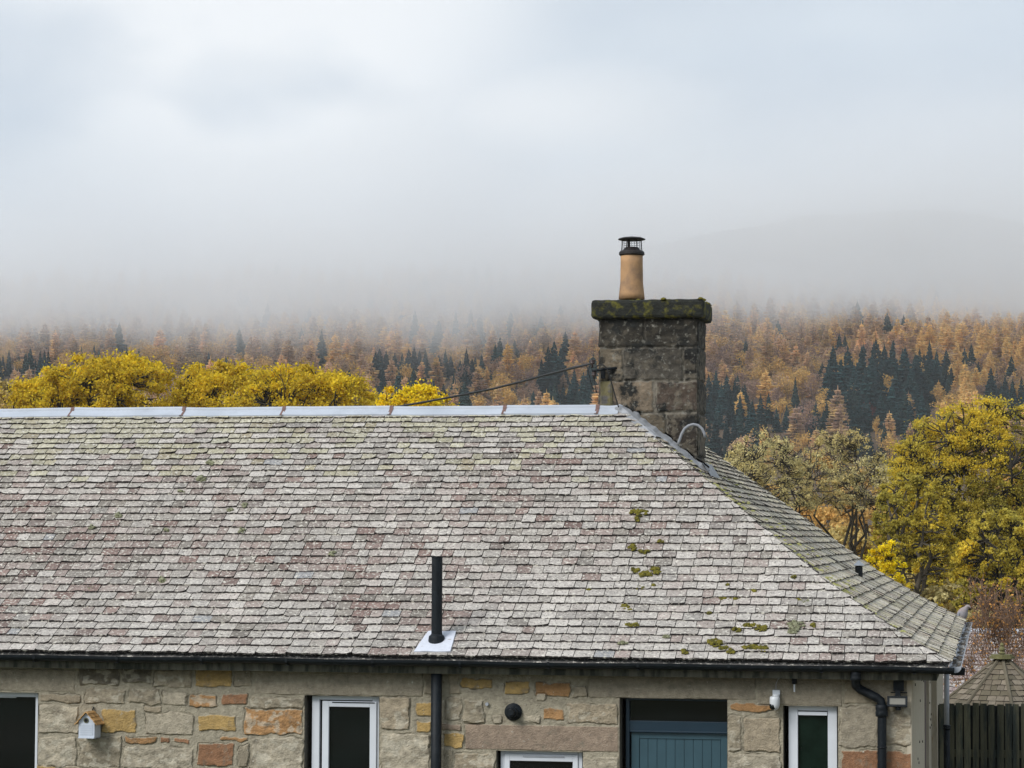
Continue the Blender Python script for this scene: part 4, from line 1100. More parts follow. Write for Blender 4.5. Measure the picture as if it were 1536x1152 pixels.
mid_sp = [(569,519,58),(579,524,54),(560,535,44),(592,526,50),(603,526,52),(613,520,56),(621,517,58),(629,523,50),(638,522,50),(649,519,26),(668,523,46),(658,529,42),(676,530,40),(690,538,50),(698,545,46),(708,535,50),(715,546,44),(703,588,32),(665,574,30),(640,540,40),(586,540,40),(612,545,38),(650,545,30)]
for a, b, c in mid_sp: place(a, b, c, 'spruce_tree', 'spruce', L_spruce, 'dark spruce in the middle stand above the small yellow crown and cable', 'spruce', g_sp, 1.25)
ch_sp = [(822,514,95),(831,508,80),(848,494,64),(840,520,84),(812,535,60),(862,556,56),(875,556,58),(887,552,60),(855,570,44),(830,560,55),(870,580,40),(800,583,36),(825,573,44),(845,575,44),(893,570,44),(883,584,34),(816,560,50)]
for a, b, c in ch_sp: place(a, b, c, 'spruce_tree', 'spruce', L_spruce, 'dark spruce in the clump just left of the chimney', 'spruce', g_sp, 1.15)
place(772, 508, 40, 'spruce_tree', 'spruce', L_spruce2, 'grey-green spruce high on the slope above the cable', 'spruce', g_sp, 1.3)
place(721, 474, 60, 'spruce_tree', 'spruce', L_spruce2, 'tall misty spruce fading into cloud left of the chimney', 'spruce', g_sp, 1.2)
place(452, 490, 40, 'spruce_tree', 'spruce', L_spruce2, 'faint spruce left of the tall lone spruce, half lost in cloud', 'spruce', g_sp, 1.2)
rc_sp = [(1063,558,56),(1074,553,60),(1090,559,56),(1103,563,52),(1117,574,46),(1082,572,50),(1066,590,44),(1110,590,44),(1096,595,44),(1078,600,44),(1125,605,38),(1153,587,48),(1141,606,36),(1164,545,24),(1165,608,40),(1180,605,40),(1205,606,44),(1192,612,44),(1224,601,48),(1236,612,44),(1214,616,40),(1056,600,50),(1060,625,40),(1090,628,40),(1120,630,36),(1150,634,34),(1180,636,34),(1215,640,30)]
for a, b, c in rc_sp: place(a, b, c, 'spruce_tree', 'spruce', L_spruce, 'dark spruce in the ragged stand between chimney and bare oaks', 'spruce', g_sp, 1.2)
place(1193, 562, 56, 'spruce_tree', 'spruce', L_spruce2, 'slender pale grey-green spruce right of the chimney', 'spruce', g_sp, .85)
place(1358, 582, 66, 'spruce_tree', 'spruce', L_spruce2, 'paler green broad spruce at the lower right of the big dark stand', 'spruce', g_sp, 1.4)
bg_sp = [(1250,514,84),(1272,516,84),(1293,517,88),(1311,511,90),(1327,514,88),(1339,511,86),(1358,517,84),(1376,527,72),(1393,530,66),(1405,540,56),(1427,548,46),(1420,556,40),(1308,530,84),(1247,567,64),(1298,550,84),(1332,600,54),(1289,601,48),(1276,605,46),(1260,612,40),(1262,535,80),(1282,545,80),(1320,545,80),(1345,545,76),(1366,550,66),(1385,555,56),(1255,585,60),(1275,575,66),(1310,570,66),(1338,572,60),(1240,600,50),(1300,588,60),(1322,586,60),(1350,600,50),(1376,575,52),(1243,545,70),(1398,565,44)]
for a, b, c in bg_sp: place(a, b, c, 'spruce_tree', 'spruce', L_spruce, 'dark spruce in the big dense stand above the right-hand oaks', 'spruce', g_sp, 1.25)
for a, b, c in [(1495,553,44),(1508,559,44),(1519,566,42),(1486,563,40),(1502,572,36),(1536,585,44),(1530,600,40),(1545,570,44)]:
    place(a, b, c, 'spruce_tree', 'spruce', L_spruce, 'dark spruce in the small clump at the right edge', 'spruce', g_sp, 1.1)
for a, b, c, lb in [(730,547,36,'little golden larch standing alone above the cable'), (1408,569,40,'pointed golden larch left of the three over the big green tree'), (1432,567,40,'middle golden larch of the three over the big green tree'), (1461,574,38,'right golden larch of the three over the big green tree')]:
    place(a, b, c, 'larch_tree', 'larch', L_gold, lb, 'larch', 'larches on the hillside', 1.25)
place(1305, 598, 40, 'maple_tree', 'broad', L_maroon, 'small deep maroon tree at the foot of the big spruce stand', 'tree', None, 1.0)
place(1314, 618, 44, 'birch_tree', 'broad', L_orange, 'thin orange tree beside the small maroon tree', 'tree', None, .6)
place(755, 585, 22, 'birch_tree', 'broad', L_yel, 'tiny yellow bush just under the cable on the slope', 'tree', None, 1.6)
bro = [(1201,542,66),(1222,552,60),(1237,575,50),(1130,560,50),(1150,555,46),(1112,548,40),(1180,552,60),(1090,540,36),(760,560,46),(785,570,40),(740,570,36),(775,540,44),(680,568,34),(710,565,34),(640,575,34),(795,545,40),(650,560,30),(733,595,30),(1140,540,36),(800,565,36),(770,590,30),(1210,590,40)]
for i, (a, b, c) in enumerate(bro):
    pu = i % 2 == 1
    place(a, b, c, 'broadleaf_tree', 'broad', L_brown if pu else L_orange, 'rounded bare purple-brown tree on the lower hillside' if pu else 'rounded orange-brown tree on the lower hillside', 'tree', 'broadleaf trees on the hillside', 1.1)
# individual larches: the largest showing, then the rest of the wood as one mass
spots = []
rs = random.Random(9)
cand = []
for k in range(11000):
    D = rs.uniform(900, 1530); L = rs.uniform(-.29, .29)*D
    x = CP[0]+D*hf[0]+L*hr[0]; y = CP[1]+D*hf[1]+L*hr[1]
    cand.append((D, x, y))
cand.sort()
grid = {}
kept = []
hzc = {(x, y): z for (D, x, y), z in zip(cand, hill_z(np.array([c[1] for c in cand]), np.array([c[2] for c in cand])))}
for D, x, y in cand:
    key = (int(x//9), int(y//9))
    if any((x-a)**2+(y-b)**2 < 42 for i in (-1, 0, 1) for j in (-1, 0, 1) for a, b in grid.get((key[0]+i, key[1]+j), ())): continue
    z = float(hzc[x, y]); pxx, pyy = proj((x, y, z))
    if pxx < -330 or pxx > 1870: continue
    # leave the named stands free of larches in front of them
    if any(abs(pxx-a) < 13 and -4 < pyy-b < 22 for a, b in occupied) and rs.random() < .85: continue
    grid.setdefault(key, []).append((x, y)); kept.append((D, x, y, z, pxx, pyy))
ind = 0; MV = {}
STANDS = [(1238,1432,566,700),(558,716,572,640),(808,900,590,660),(1054,1142,606,720),(-20,92,562,610),(1482,1560,596,660)]
for D, x, y, z, pxx, pyy in kept:
    zone = sfbm(x*.011, y*.011, 7)
    visible = pyy < 628 or pxx > 1055
    stand = any(a < pxx < b and c < pyy < d for a, b, c, d in STANDS) and rs.random() < .66
    golden = (pxx > 1380 and rs.random() < .7) or rs.random() < .12
    kind, material = 'larch', (L_gold if golden else L_larch)
    hh = rs.uniform(11, 21)
    if zone > .72 and rs.random() < .4 or rs.random() < .025: kind, material = 'spruce', (L_spruce if rs.random() < .6 else L_spruce2)
    elif rs.random() < (.65 if pyy > 545 else .38): kind, material, hh = 'broad', rs.choice((L_brown, L_orange, L_orange, L_larch)), rs.uniform(9, 15)
    if stand:
        ftree('spruce_tree', 'spruce', L_spruce if rs.random() < .72 else L_spruce2, (x, y, z-.3), rs.uniform(7.5, 19), 'dark spruce packed inside one of the dense evergreen stands', 'spruce', g_sp, rs, rs.uniform(1.0, 1.35))
        continue
    if kind == 'larch' and ind < 230 and visible and pyy < 640 and 0 < pxx < 1536 and not (895 < pxx < 1060):
        side = 'left of the chimney' if pxx < 900 else 'right of the chimney'
        ftree('larch_tree', 'larch', material, (x, y, z-.3), hh, ('golden' if golden else 'rust-orange')+' larch on the lower slope '+side, 'larch', 'larches on the hillside', rs, rs.uniform(1.0, 1.5)); ind += 1
        continue
    V0, F0 = PROTO[kind, rs.randrange(4)]
    s = hh/(20. if kind != 'broad' else 15.); wd = s*rs.uniform(1.0, 1.5); a = rs.uniform(0, 6.28)
    X_ = V0[:, 0]*wd; Y_ = V0[:, 1]*wd
    V1 = np.stack([x+X_*math.cos(a)-Y_*math.sin(a), y+X_*math.sin(a)+Y_*math.cos(a), z-.3+V0[:, 2]*s], -1)
    MV.setdefault((kind, material.name), []).append((V1, F0))
names = {L_larch.name: ('larch_wood', 'mass of rust-orange larches covering the upper hillside up to the cloud'), L_gold.name: ('golden_larch_wood', 'mass of golden larches high on the right of the hillside'),
         L_spruce.name: ('spruce_wood', 'scattered dark spruces mixed through the larch wood'), L_spruce2.name: ('pale_spruce_wood', 'scattered grey-green spruces mixed through the larch wood'),
         'larch_needles_b': ('',''), L_brown.name: ('bare_wood', 'mass of bare purple-brown broadleaf trees on the lower slope'), L_orange.name: ('orange_wood', 'mass of orange broadleaf trees on the lower slope')}
for (kind, mn), lst in MV.items():
    off = 0; VV, FF = [], []
    for V1, F0 in lst: VV.append(V1); FF.append(F0+off); off += len(V1)
    nm, lb = names[mn]
    if kind == 'broad' and mn == L_larch.name: nm, lb = 'birch_wood', 'rounded rust-coloured birches mixed through the larches'
    tag(raw_mesh(nm, np.concatenate(VV), np.concatenate(FF), bpy.data.materials[mn]), lb, 'woodland', kind='stuff')
# fringe of tiny trees along the far ridge
VV, FF, off = [], [], 0
V0, F0 = conifer(99, 20, 4.5, 7, 5, .3, 0, .4)
rs = random.Random(3)
for k in range(900):
    i = rs.randrange(len(Lf)-1); L = Lf[i]+rs.uniform(0, 12); pxx = 768+F_PX*L/fd
    if pxx < 900: continue
    dd = rs.uniform(-80, 10); z = np.interp(L, Lf, rzv)*(1-.07*abs(dd)/60 if dd < 0 else 1)-1; s = rs.uniform(.25, .6)*(1 if sfbm(L*.02, 1) > .45 else .5)
    V1 = V0*s+np.array([CP[0]+(fd+dd)*hf[0]+L*hr[0], CP[1]+(fd+dd)*hf[1]+L*hr[1], z]); VV.append(V1); FF.append(F0+off); off += len(V1)
tag(raw_mesh('far_wood', np.concatenate(VV), np.concatenate(FF), L_spruce), 'fringe of tiny trees along the far misty ridge', 'woodland', kind='stuff')

# ------------------------------------------------------------------ nearer trees
def tree(name, px0, px1, ptop, dist, leaf_mat, bark_mat, label, seed, leaves=9000, leaf=.26, levels=4, spread=.75, sig=.45, base=None, trunk=.26, cat='tree', group=None, thick=1.0, kids=4, flat=1.0, part=False, conic=0, lean=0, mint=.018):
    r = np.random.default_rng(seed); q = random.Random(seed)
    cx = (px0+px1)/2
    d = ray(cx, ptop); t = dist/(d@fw); topP = CP+d*t
    x0, y0 = topP[0], topP[1]; zb = float(gz(x0, y0)) if base is None else base
    H = topP[2]-zb; W = (px1-px0)/F_PX*dist
    segs = []; tips = []
    def br(p, dr, L, rad_, lev):
        n = 5 if lev < 3 else 3; pts = [p]; dd = dr.copy()
        for k in range(n):
            dd = dd+r.normal(size=3)*(.13+.05*lev); dd[2] += .03 if lev else .02
            dd /= np.linalg.norm(dd); pts.append(pts[-1]+dd*L/n)
        r1_ = rad_*(.62 if lev else .7)
        segs.append((pts, np.linspace(rad_, r1_ if lev < levels else rad_*.3, n+1), lev))
        if lev >= levels-1: tips.extend(pts[1:])
        if lev == levels: return
        nk = kids+(1 if lev == 0 else 0)
        for c in range(nk):
            f = 1.0 if c == 0 else q.uniform(.35, 1.0)
            if lev == 0: f = 1.0 if c < 3 else q.uniform(.7, 1.0)
            i = min(n-1, int(f*n)); w_ = f*n-i; s = pts[i]*(1-w_)+pts[i+1]*w_ if f < 1 else pts[-1]
            pv = r.normal(size=3); pv -= pv@dd*dd; pv /= np.linalg.norm(pv)
            if lev == 0:
                a = 2*math.pi*(c/nk)+q.uniform(-.4, .4); pv = np.array([math.cos(a), math.sin(a), .15])
            nd = dd*(1-spread*(.35 if c == 0 else .75))+pv*spread*(.5 if c == 0 else 1.0); nd[2] = nd[2]*flat+.08
            nd /= np.linalg.norm(nd)
            br(s, nd, L*q.uniform(.60, .82)*(1.1 if lev == 0 else 1), r1_*(.85 if c == 0 else q.uniform(.5, .75)), lev+1)
    br(np.zeros(3), np.array([lean, 0, 1.]), H*trunk, .045*H**.9*.45*thick, 0)
    T = np.array(tips)
    lo, hi = np.percentile(T[:, 0], 2), np.percentile(T[:, 0], 98); zh = np.percentile(T[:, 2], 99.7)
    sx = W/(hi-lo); mxs = (hi+lo)/2; sz = H/zh
    def fx(P):
        P = np.asarray(P, float).copy(); tt = np.clip(P[..., 2]/(zh*.25), 0, 1)
        P[..., 0] = (P[..., 0]-mxs*tt)*sx; P[..., 1] *= sx; P[..., 2] *= sz
        return P+np.array([x0, y0, zb])
    root = empty(name, (x0, y0, zb), label, cat, group)
    mb_ = MB()
    for pts, rad_, lev in segs:
        mb_.tube(fx(np.array(pts)), [max(a, mint) for a in rad_], 7 if lev < 2 else 4, cap=False)
    mb_.build('trunk', bark_mat, root, smooth=True)
    T = fx(T)
    w_ = r.integers(0, len(T), leaves); P = T[w_]+r.normal(size=(leaves, 3))*sig*np.array([1, 1, .75])
    V, Fq = leafquads(P, leaf, r)
    raw_mesh('crown', V, Fq, leaf_mat, root)
    return root
def dome(name, px0, px1, ptop, dist, leaf_mat, bark_mat, label, seed, n=90, per=150, leaf=.26, rc=.075, ch=.62, limbs=7, thick=1.0, wob=.10, inner=.25, cat='tree', group=None, flat=.7, sub=True, low=-.35, shift=0., box=2.7, lt=1.0, fuzz=.5):
    """a tree whose limbs carry many separate puffs of leaves"""
    r = np.random.default_rng(seed)
    cx = (px0+px1)/2; d = ray(cx, ptop); P0 = CP+d*(dist/(d@fw)); x0, y0 = P0[0], P0[1]; zb = float(gz(x0, y0))
    H = P0[2]-zb; W = (px1-px0)/F_PX*dist; hw = W/2; hh = H*ch/2; cz = H-hh
    base = np.array([x0+shift*W, y0, zb]); cc = np.array([x0, y0, zb+cz])
    C = []; RR = []
    lob = r.normal(size=(7, 3)); lob /= np.linalg.norm(lob, axis=1)[:, None]; lob[:, 2] = np.abs(lob[:, 2])*.8
    la = r.uniform(-.22, .10, 7)
    while len(C) < n:
        u = r.normal(size=3); u /= np.linalg.norm(u)
        if u[2] < low: continue
        if u[1] > .55 and r.random() < .5: continue
        q = r.uniform(inner, .9) if r.random() < .35 else r.uniform(.80, 1.0)
        q *= 1+sum(a*max(0, u@l-.55)/.45 for a, l in zip(la, lob))
        rad = W*rc*r.uniform(.6, 1.35)
        u = u/(np.abs(u)**box).sum()**(1/box)
        P = u*q*np.array([hw-rad*.7, hw-rad*.7, hh-rad*.6])
        C.append(cc+P); RR.append(rad)
    C = np.array(C); RR = np.array(RR)
    mb_ = MB()
    def limb(a, b, ra, rb, w_, sag=0., ns=7):
        L = np.linalg.norm(b-a); k1 = a+(b-a)*.35+r.normal(size=3)*w_*L+np.array([0, 0, sag*L]); k2 = a+(b-a)*.7+r.normal(size=3)*w_*L+np.array([0, 0, sag*L*.6])
        T = np.linspace(0, 1, ns)[:, None]; pts = (1-T)**3*a+3*(1-T)**2*T*k1+3*(1-T)*T**2*k2+T**3*b
        pts[1:-1] += r.normal(size=(ns-2, 3))*w_*L*.18
        mb_.tube(pts, list(np.linspace(ra, rb, ns)), 7 if ra > .1 else 4, cap=False); return pts
    tr = (H*.022+.05)*thick*lt; fork = base+np.array([0, 0, max(H*(1-ch)*.9, H*.2)])+r.normal(size=3)*[.1*hw, .1*hw, 0]
    limb(base, fork, tr*1.25, tr*.85, .03)
    dirs = []
    for k in range(limbs):
        a = 2*math.pi*k/limbs+r.uniform(-.3, .3); e = r.uniform(.15, 1.0) if k else 1.3
        u = np.array([math.cos(a)*math.cos(e), math.sin(a)*math.cos(e)*.9, math.sin(e)])
        u[:2] *= 1.0
        tip = cc+u*np.array([hw, hw, hh])*r.uniform(.68, .85)
        dirs.append(limb(fork, tip, tr*r.uniform(.45, .62), tr*.12, wob, .12, 10))
    allp = np.concatenate(dirs)
    for c_ in C:
        dd = np.linalg.norm(allp-c_, axis=1)+.35*np.maximum(0, allp[:, 2]-c_[2]); j_ = int(np.argmin(dd))
        st = allp[j_]; pts = limb(st, c_, min(tr*.16, .07*thick), .018, wob*1.2, .05, 6)
        if sub:
            for q in range(3):
                limb(pts[3+q % 2], c_+r.normal(size=3)*W*rc*.7, .022*thick, .009, wob*1.5, 0, 4)
    root = empty(name, base, label, cat, group)
    mb_.build('trunk', bark_mat, root, smooth=True)
    N_ = n*per; w_ = r.integers(0, n, N_); u = r.normal(size=(N_, 3)); u /= np.linalg.norm(u, axis=1)[:, None]
    q = np.abs(r.normal(size=N_))*fuzz+.25
    P = C[w_]+u*(RR[w_]*q)[:, None]*np.array([1, 1, flat])
    V, Fq = leafquads(P, leaf, r)
    raw_mesh('crown', V, Fq, leaf_mat, root)
    return root
gY = 'yellow trees behind the ridge'
dome('yellow_tree', 0, 160, 552, 175, L_yel, M_barkdk, 'yellow tree at left, partly behind the tallest yellow crown', 1, 170, 190, .21, group=gY, rc=.075, fuzz=.65)
dome('yellow_tree', 52, 290, 526, 165, L_yel, M_barkdk, 'tallest yellow-crowned tree over the left of the ridge', 2, 300, 190, .20, group=gY, rc=.055, fuzz=.65)
dome('yellow_tree', 222, 432, 538, 168, L_yel, M_barkdk, 'broad yellow tree over the ridge, second full crown from left', 3, 280, 190, .20, group=gY, rc=.058, fuzz=.65)
dome('yellow_tree', 335, 590, 533, 160, L_yel, M_barkdk, 'yellow tree in front of the tall lone spruce', 4, 320, 190, .20, group=gY, rc=.052, fuzz=.65)
dome('yellow_tree', 520, 704, 571, 150, L_yel2, M_barkdk, 'lowest brightest yellow crown, where the cable meets the ridge', 5, 220, 190, .18, group=gY, rc=.058, fuzz=.65)
dome('yellow_tree', -90, 85, 558, 190, L_pale, M_bark, 'pale orange-green tree at the far left edge', 6, 170, 160, .22, group=gY, rc=.07, fuzz=.65)
dome('yellow_tree', -80, 350, 562, 205, L_yel, M_bark, 'wide shaded crown low behind the left yellow trees', 7, 300, 160, .27, rc=.035, ch=.8)
dome('yellow_tree', 280, 650, 562, 200, L_yel, M_bark, 'wide dull yellow crown low behind the middle yellow trees', 8, 300, 160, .27, rc=.035, ch=.8)
# right-hand group
dome('oak_tree', 1048, 1232, 640, 118, L_olive, M_barkdk, 'sparse lichen-green oak with twisted dark limbs next to the roof', 22, 210, 75, .085, ch=.60, fuzz=.7, rc=.043, thick=.9, lt=.55, wob=.20, limbs=9, flat=.8, low=-.1, box=2.2)
dome('oak_tree', 1186, 1350, 640, 122, L_olive, M_bark, 'lichen-green oak, second of the sparse pair right of the chimney', 23, 220, 85, .085, ch=.60, fuzz=.7, rc=.043, thick=.9, lt=.55, wob=.18, limbs=9, flat=.8, low=-.1, box=2.2)
dome('broad_green_tree', 1318, 1610, 586, 112, L_green, M_barkdk, 'largest yellow-green tree filling the right edge', 24, 700, 150, .10, fuzz=.9, rc=.033, ch=.80, thick=1.1, lt=.8, wob=.14, limbs=12, flat=.6, low=-.8, box=2.3, inner=.45)
dome('green_tree', 1302, 1440, 702, 100, L_green, M_bark, 'smaller yellow-green tree below the left side of the largest tree', 25, 200, 110, .12, rc=.05, thick=.9, low=-.6)
dome('green_tree', 1420, 1590, 760, 96, L_green, M_barkdk, 'lower yellow-green tree at the right edge under the largest tree', 29, 240, 110, .12, rc=.045, thick=.9, low=-.6)
dome('golden_bush', 1288, 1368, 811, 78, L_yel2, M_bark, 'small bright yellow tree peeping over the hip of the roof', 26, 170, 190, .08, rc=.08, ch=.85, low=-.98, fuzz=.6, thick=.6)
for i, (a, b, c, d_, mt_, lb) in enumerate([(1040, 1200, 672, 215, L_olive, 'far olive tree showing between the twigs of the first sparse oak'), (1180, 1330, 668, 220, L_orange, 'far orange tree showing between the two sparse oaks'), (1310, 1460, 690, 200, L_green, 'far green tree behind the left half of the largest tree'), (1440, 1600, 680, 210, L_orange, 'far orange tree behind the right half of the largest tree'), (1030, 1190, 705, 150, L_orange, 'orange tree glowing through the first sparse oak'), (1130, 1290, 735, 140, L_orange, 'orange tree behind the trunks of the two sparse oaks'), (1240, 1400, 715, 150, L_orange, 'orange tree between the second oak and the largest tree'),
        (1090, 1240, 775, 132, L_pale, 'low tawny tree below the first sparse oak'), (1190, 1350, 785, 128, L_pale, 'low tawny tree below the second sparse oak'), (1330, 1490, 800, 120, L_orange, 'orange undergrowth tree beneath the largest tree'), (1410, 1600, 820, 125, L_green, 'dull green undergrowth tree behind the rusty shrub'), (1250, 1420, 850, 110, L_olive, 'low olive tree just above the hip of the roof'), (1360, 1500, 860, 100, L_olive, 'low olive tree between pigeon and rusty shrub')]):
    dome('undergrowth_tree', a, b, c, d_, mt_, M_bark, lb, 40+i, 90, 120, .22, rc=.085, ch=.85, low=-.7, group='trees behind the hip of the roof', sub=False)
tree('beech_shrub', 1425, 1560, 868, 52, L_red, M_barkred, 'rusty twiggy young beech before the neighbouring slate roof', 61, 1300, .06, levels=5, sig=.09, kids=4, trunk=.25, spread=.42, thick=.35, flat=1.2, mint=.005)
tree('beech_shrub', 1500, 1600, 900, 50, L_red, M_barkred, 'rusty twiggy sapling at the right edge behind the summerhouse', 62, 500, .06, levels=5, sig=.09, kids=4, trunk=.25, spread=.45, thick=.35, flat=1.2, mint=.005)

# ------------------------------------------------------------------ outbuilding, gazebo, fence
gd = 62.
def atD(px, py, D): d = ray(px, py); return CP+d*(D/(d@fw))
o0 = atD(1452, 947, gd); OB = empty('slate_outbuilding', (o0[0]+4, o0[1]+2, -3), 'neighbouring low building whose pinkish slate roof shows behind the rusty shrub', 'building')
zr = o0[2]; rzb = zr-1.9
m1 = MB(); rr = random.Random(2)
xx0 = o0[0]-4; xx1 = xx0+16
def obmap(u, v, off): return (u, o0[1]-2.6+v*.81-off*.58, rzb+v*.587+off*.81)
m1.cur = (.2, .17, .16)
m1.poly([(xx0, o0[1]-2.6, rzb-.01), (xx1, o0[1]-2.6, rzb-.01), (xx1, o0[1], zr-.02), (xx0, o0[1], zr-.02)]); m1.poly([(xx0, o0[1]+2.6, rzb), (xx0, o0[1], zr-.02), (xx1, o0[1], zr-.02), (xx1, o0[1]+2.6, rzb)])
lay(m1, obmap, lambda v: xx0, lambda v: xx1, 3.2, courses(3.2, .16, .12), (.2, .32), lambda u, v, g: tuple(np.array(g.choice(((.30, .235, .22), (.36, .32, .30), (.27, .20, .19))))*g.uniform(.85, 1.15)), rr)
m1.build('roof', M_slate, OB)
m1 = MB(); m1.tube([(xx0, o0[1], zr+.01), (xx1, o0[1], zr+.01)], .07, 8); m1.build('ridge_capping', M_lead, OB)
m1 = MB(); m1.cur = (.25, .22, .18); m1.box((xx0+.3, o0[1]-2.3, -3.2), (xx1-.3, o0[1]+2.3, rzb-.02)); m1.build('wall', M_stone, OB)
# gazebo
gp0 = atD(1503, 985, 41.); kg = 41./F_PX
GZ = empty('summerhouse', (gp0[0], gp0[1], float(gz(gp0[0], gp0[1]))), 'octagonal summerhouse with a mossy wooden shingle roof and finial behind the fence', 'summerhouse')
gx_, gy_, gzt = gp0[0], gp0[1], gp0[2]
slope = 66/72.; RG = 1.35; drop = RG*.80
m1 = MB(); rr = random.Random(15); NS = 8; rot = R(9)
nrm_, = [0],
for s in range(NS):
    a0, a1 = rot+2*math.pi*s/NS, rot+2*math.pi*(s+1)/NS
    E0 = np.array([gx_+RG*math.cos(a0), gy_+RG*math.sin(a0), gzt-drop]); E1 = np.array([gx_+RG*math.cos(a1), gy_+RG*math.sin(a1), gzt-drop]); AP = np.array([gx_, gy_, gzt])
    ud = E1-E0; wl = np.linalg.norm(ud); ud /= wl; md_ = (E0+E1)/2; vd = AP-md_; vl = np.linalg.norm(vd); vd /= vl; nn_ = np.cross(ud, vd); 
    if nn_[2] < 0: nn_ = -nn_
    m1.cur = (.08, .07, .05); m1.poly([E0-nn_*.01, E1-nn_*.01, AP-nn_*.01])
    lay(m1, lambda u, v, off, md_=md_, ud=ud, vd=vd, nn_=nn_: tuple(md_+ud*u+vd*v+nn_*off), lambda v, wl=wl, vl=vl: -wl/2*(1-v/vl), lambda v, wl=wl, vl=vl: wl/2*(1-v/vl), vl, courses(vl-.05, .125, .115), (.10, .16),
        lambda u, v, g: tuple(np.array(g.choice(((.16, .13, .09), (.20, .165, .12), (.12, .10, .065))))*g.uniform(.8, 1.15)), rr, thick=.012, lift=.014, jit=.004, chip=.02)
rg_ = m1.build('roof', M_shing, GZ)
m1 = MB()
for s in range(NS):
    a0 = rot+2*math.pi*s/NS; E0 = np.array([gx_+RG*math.cos(a0), gy_+RG*math.sin(a0), gzt-drop+.03]); m1.tube([E0, (gx_, gy_, gzt+.035)], .028, 6)
m1.build('hip_strips', mat('hip_strip_wood', (.13, .11, .075), .9, .2, 8), rg_)
m1 = MB(); m1.tube([(gx_, gy_, gzt-.03), (gx_, gy_, gzt+.01)], 19*kg, 8); m1.tube([(gx_, gy_, gzt+.01), (gx_, gy_, gzt+.035)], 16*kg, 8)
m1.lathe((gx_, gy_, gzt+.035), [(3.5*kg, 0), (5.5*kg, 2*kg), (3*kg, 4.5*kg), (4.6*kg, 7*kg), (4.6*kg, 9*kg), (2.2*kg, 12*kg), (3.2*kg, 14*kg), (2*kg, 16.5*kg), (.3*kg, 18*kg)], 14)
m1.build('finial', mat('mossy_finial', (.15, .14, .06), .9, .3, 20), GZ)
m1 = MB(); gzb = float(gz(gx_, gy_))
for s in range(NS):
    a0 = rot+2*math.pi*s/NS; x_, y_ = gx_+(RG-.15)*math.cos(a0), gy_+(RG-.15)*math.sin(a0); m1.tube([(x_, y_, gzb), (x_, y_, gzt-drop+.1)], .05, 4)
m1.build('posts', M_fence, GZ)
m1 = MB()
m1.tube([(gx_, gy_, gzb), (gx_, gy_, gzb+.8)], RG-.17, 8); m1.build('wall_panels', M_fence, GZ)
# fence
fdist = 34.5
f0 = atD(1418, 1056, fdist); fy = f0[1]; kf = fdist/F_PX
FN = empty('wooden_fence', (f0[0]+1.5, fy, 0), 'grey-green vertical board fence running from the house corner to the right edge', 'fence')
m1 = MB(); rr = random.Random(21)
x = f0[0]-.4; pitch = 12.0*kf
zt_ = float(at_y(1480, 1055.5, fy)[2]); zb_ = float(gz(x, fy))-.02
while x < f0[0]+4.2:
    w_ = 9.8*kf*rr.uniform(.92, 1.05); t_ = zt_+rr.uniform(-.012, .012)
    Mx = Matrix.Translation((x, fy+rr.uniform(-.004, .004), 0)) @ Matrix.Rotation(rr.uniform(-.006, .006), 4, 'Y')
    m1.box((0, -.012, zb_), (w_, .010, t_), Mx); x += pitch
m1.build('boards', M_fence, FN)
m1 = MB(); m1.box((f0[0]-.4, fy+.012, zt_-.10-.62), (f0[0]+4.2, fy+.05, zt_-.62)); m1.box((f0[0]-.4, fy+.012, .1), (f0[0]+4.2, fy+.05, .2))
m1.build('rail', M_fence, FN)
m1 = MB(); x = f0[0]-.4+pitch/2
while x < f0[0]+4.2: m1.box((x, fy+.051, zb_), (x+9.5*kf, fy+.07, zt_-.03)); x += pitch
m1.build('back_boards', mat('dark_back_boards', (.03, .032, .028), .95, .3, 6), FN)

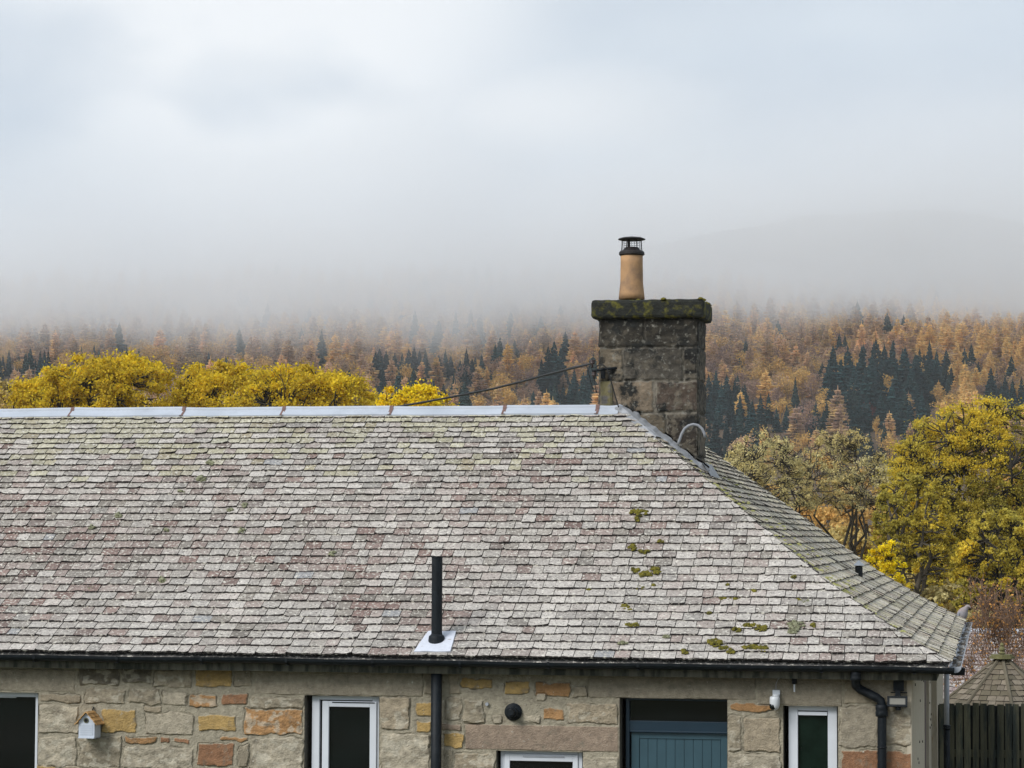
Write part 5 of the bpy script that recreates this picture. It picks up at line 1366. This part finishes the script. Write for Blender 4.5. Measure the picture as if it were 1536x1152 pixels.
# ------------------------------------------------------------------ air: haze and low cloud
def vol_box(name, a, b, label, build):
    m_ = MB(); m_.box(a, b); M = bpy.data.materials.new(name+'_air'); M.use_nodes = True
    n = M.node_tree.nodes; l = M.node_tree.links; n.remove(n['Principled BSDF']); out = n['Material Output']
    build(n, l, out, M); o = m_.build(name, M); tag(o, label, name.replace('_', ' '), kind='stuff'); return o
def hz(n, l, out, M):
    v = n.new('ShaderNodeVolumePrincipled'); v.inputs['Color'].default_value = (.95, .98, 1, 1); v.inputs['Density'].default_value = .00008
    v.inputs['Anisotropy'].default_value = 0; l.new(v.outputs[0], out.inputs['Volume'])
vol_box('haze', (-3600, -140, -8), (2600, 6200, 830), 'thin pale haze filling the valley air', hz)
def fog(n, l, out, M):
    v = n.new('ShaderNodeVolumePrincipled'); v.inputs['Color'].default_value = (.988, .996, 1, 1); v.inputs['Anisotropy'].default_value = 0.0
    g = n.new('ShaderNodeNewGeometry'); sep = n.new('ShaderNodeSeparateXYZ'); l.new(g.outputs['Position'], sep.inputs[0])
    def nz(scale, det, sc3):
        mp_ = n.new('ShaderNodeMapping'); mp_.inputs['Scale'].default_value = sc3; l.new(g.outputs['Position'], mp_.inputs[0])
        t = n.new('ShaderNodeTexNoise'); t.inputs['Scale'].default_value = scale; t.inputs['Detail'].default_value = det; l.new(mp_.outputs[0], t.inputs['Vector']); return t.outputs['Fac']
    def mth(op, a, b=None, clamp=False):
        x = n.new('ShaderNodeMath'); x.operation = op; x.use_clamp = clamp
        for i, t in enumerate((a, b)):
            if t is None: continue
            if isinstance(t, (int, float)): x.inputs[i].default_value = t
            else: l.new(t, x.inputs[i])
        return x.outputs[0]
    base = mth('ADD', sep.outputs['Z'], mth('MULTIPLY', mth('SUBTRACT', nz(.006, 5, (1, 1, 1.5)), .5), 105.))
    lft = mth('MULTIPLY', mth('MULTIPLY', mth('ADD', mth('ADD', sep.outputs['X'], mth('MULTIPLY', sep.outputs['Y'], .19)), -10.), -.04), 1.0)   # cloud base sinks to the left
    lft = n.new('ShaderNodeClamp'); 
    sd_ = mth('MULTIPLY', mth('ADD', sep.outputs['X'], mth('MULTIPLY', sep.outputs['Y'], .19)), -.08)
    l.new(sd_, lft.inputs[0]); lft.inputs['Min'].default_value = -5; lft.inputs['Max'].default_value = 22
    zz = mth('ADD', base, lft.outputs[0])
    mr_ = n.new('ShaderNodeMapRange'); mr_.interpolation_type = 'SMOOTHSTEP'; mr_.inputs['From Min'].default_value = FOG_LO; mr_.inputs['From Max'].default_value = FOG_HI; l.new(zz, mr_.inputs['Value'])
    tp = n.new('ShaderNodeMapRange'); tp.inputs['From Min'].default_value = 132; tp.inputs['From Max'].default_value = 184; tp.inputs['To Min'].default_value = 1; tp.inputs['To Max'].default_value = .03; l.new(zz, tp.inputs['Value'])
    d = mth('MULTIPLY', mth('MULTIPLY', mr_.outputs[0], tp.outputs[0]), FOG_D)
    d = mth('MULTIPLY', d, mth('MAXIMUM', .12, mth('ADD', -1.1, mth('MULTIPLY', nz(.0075, 4, (1, 1, 2.0)), 4.2))))
    l.new(d, v.inputs['Density']); l.new(v.outputs[0], out.inputs['Volume'])
FOG_LO, FOG_HI, FOG_D = 90., 120., .008
fo = vol_box('low_cloud', (-900, 930, 60), (520, 1800, 420), 'bank of low cloud lying over the wooded hillside', fog)
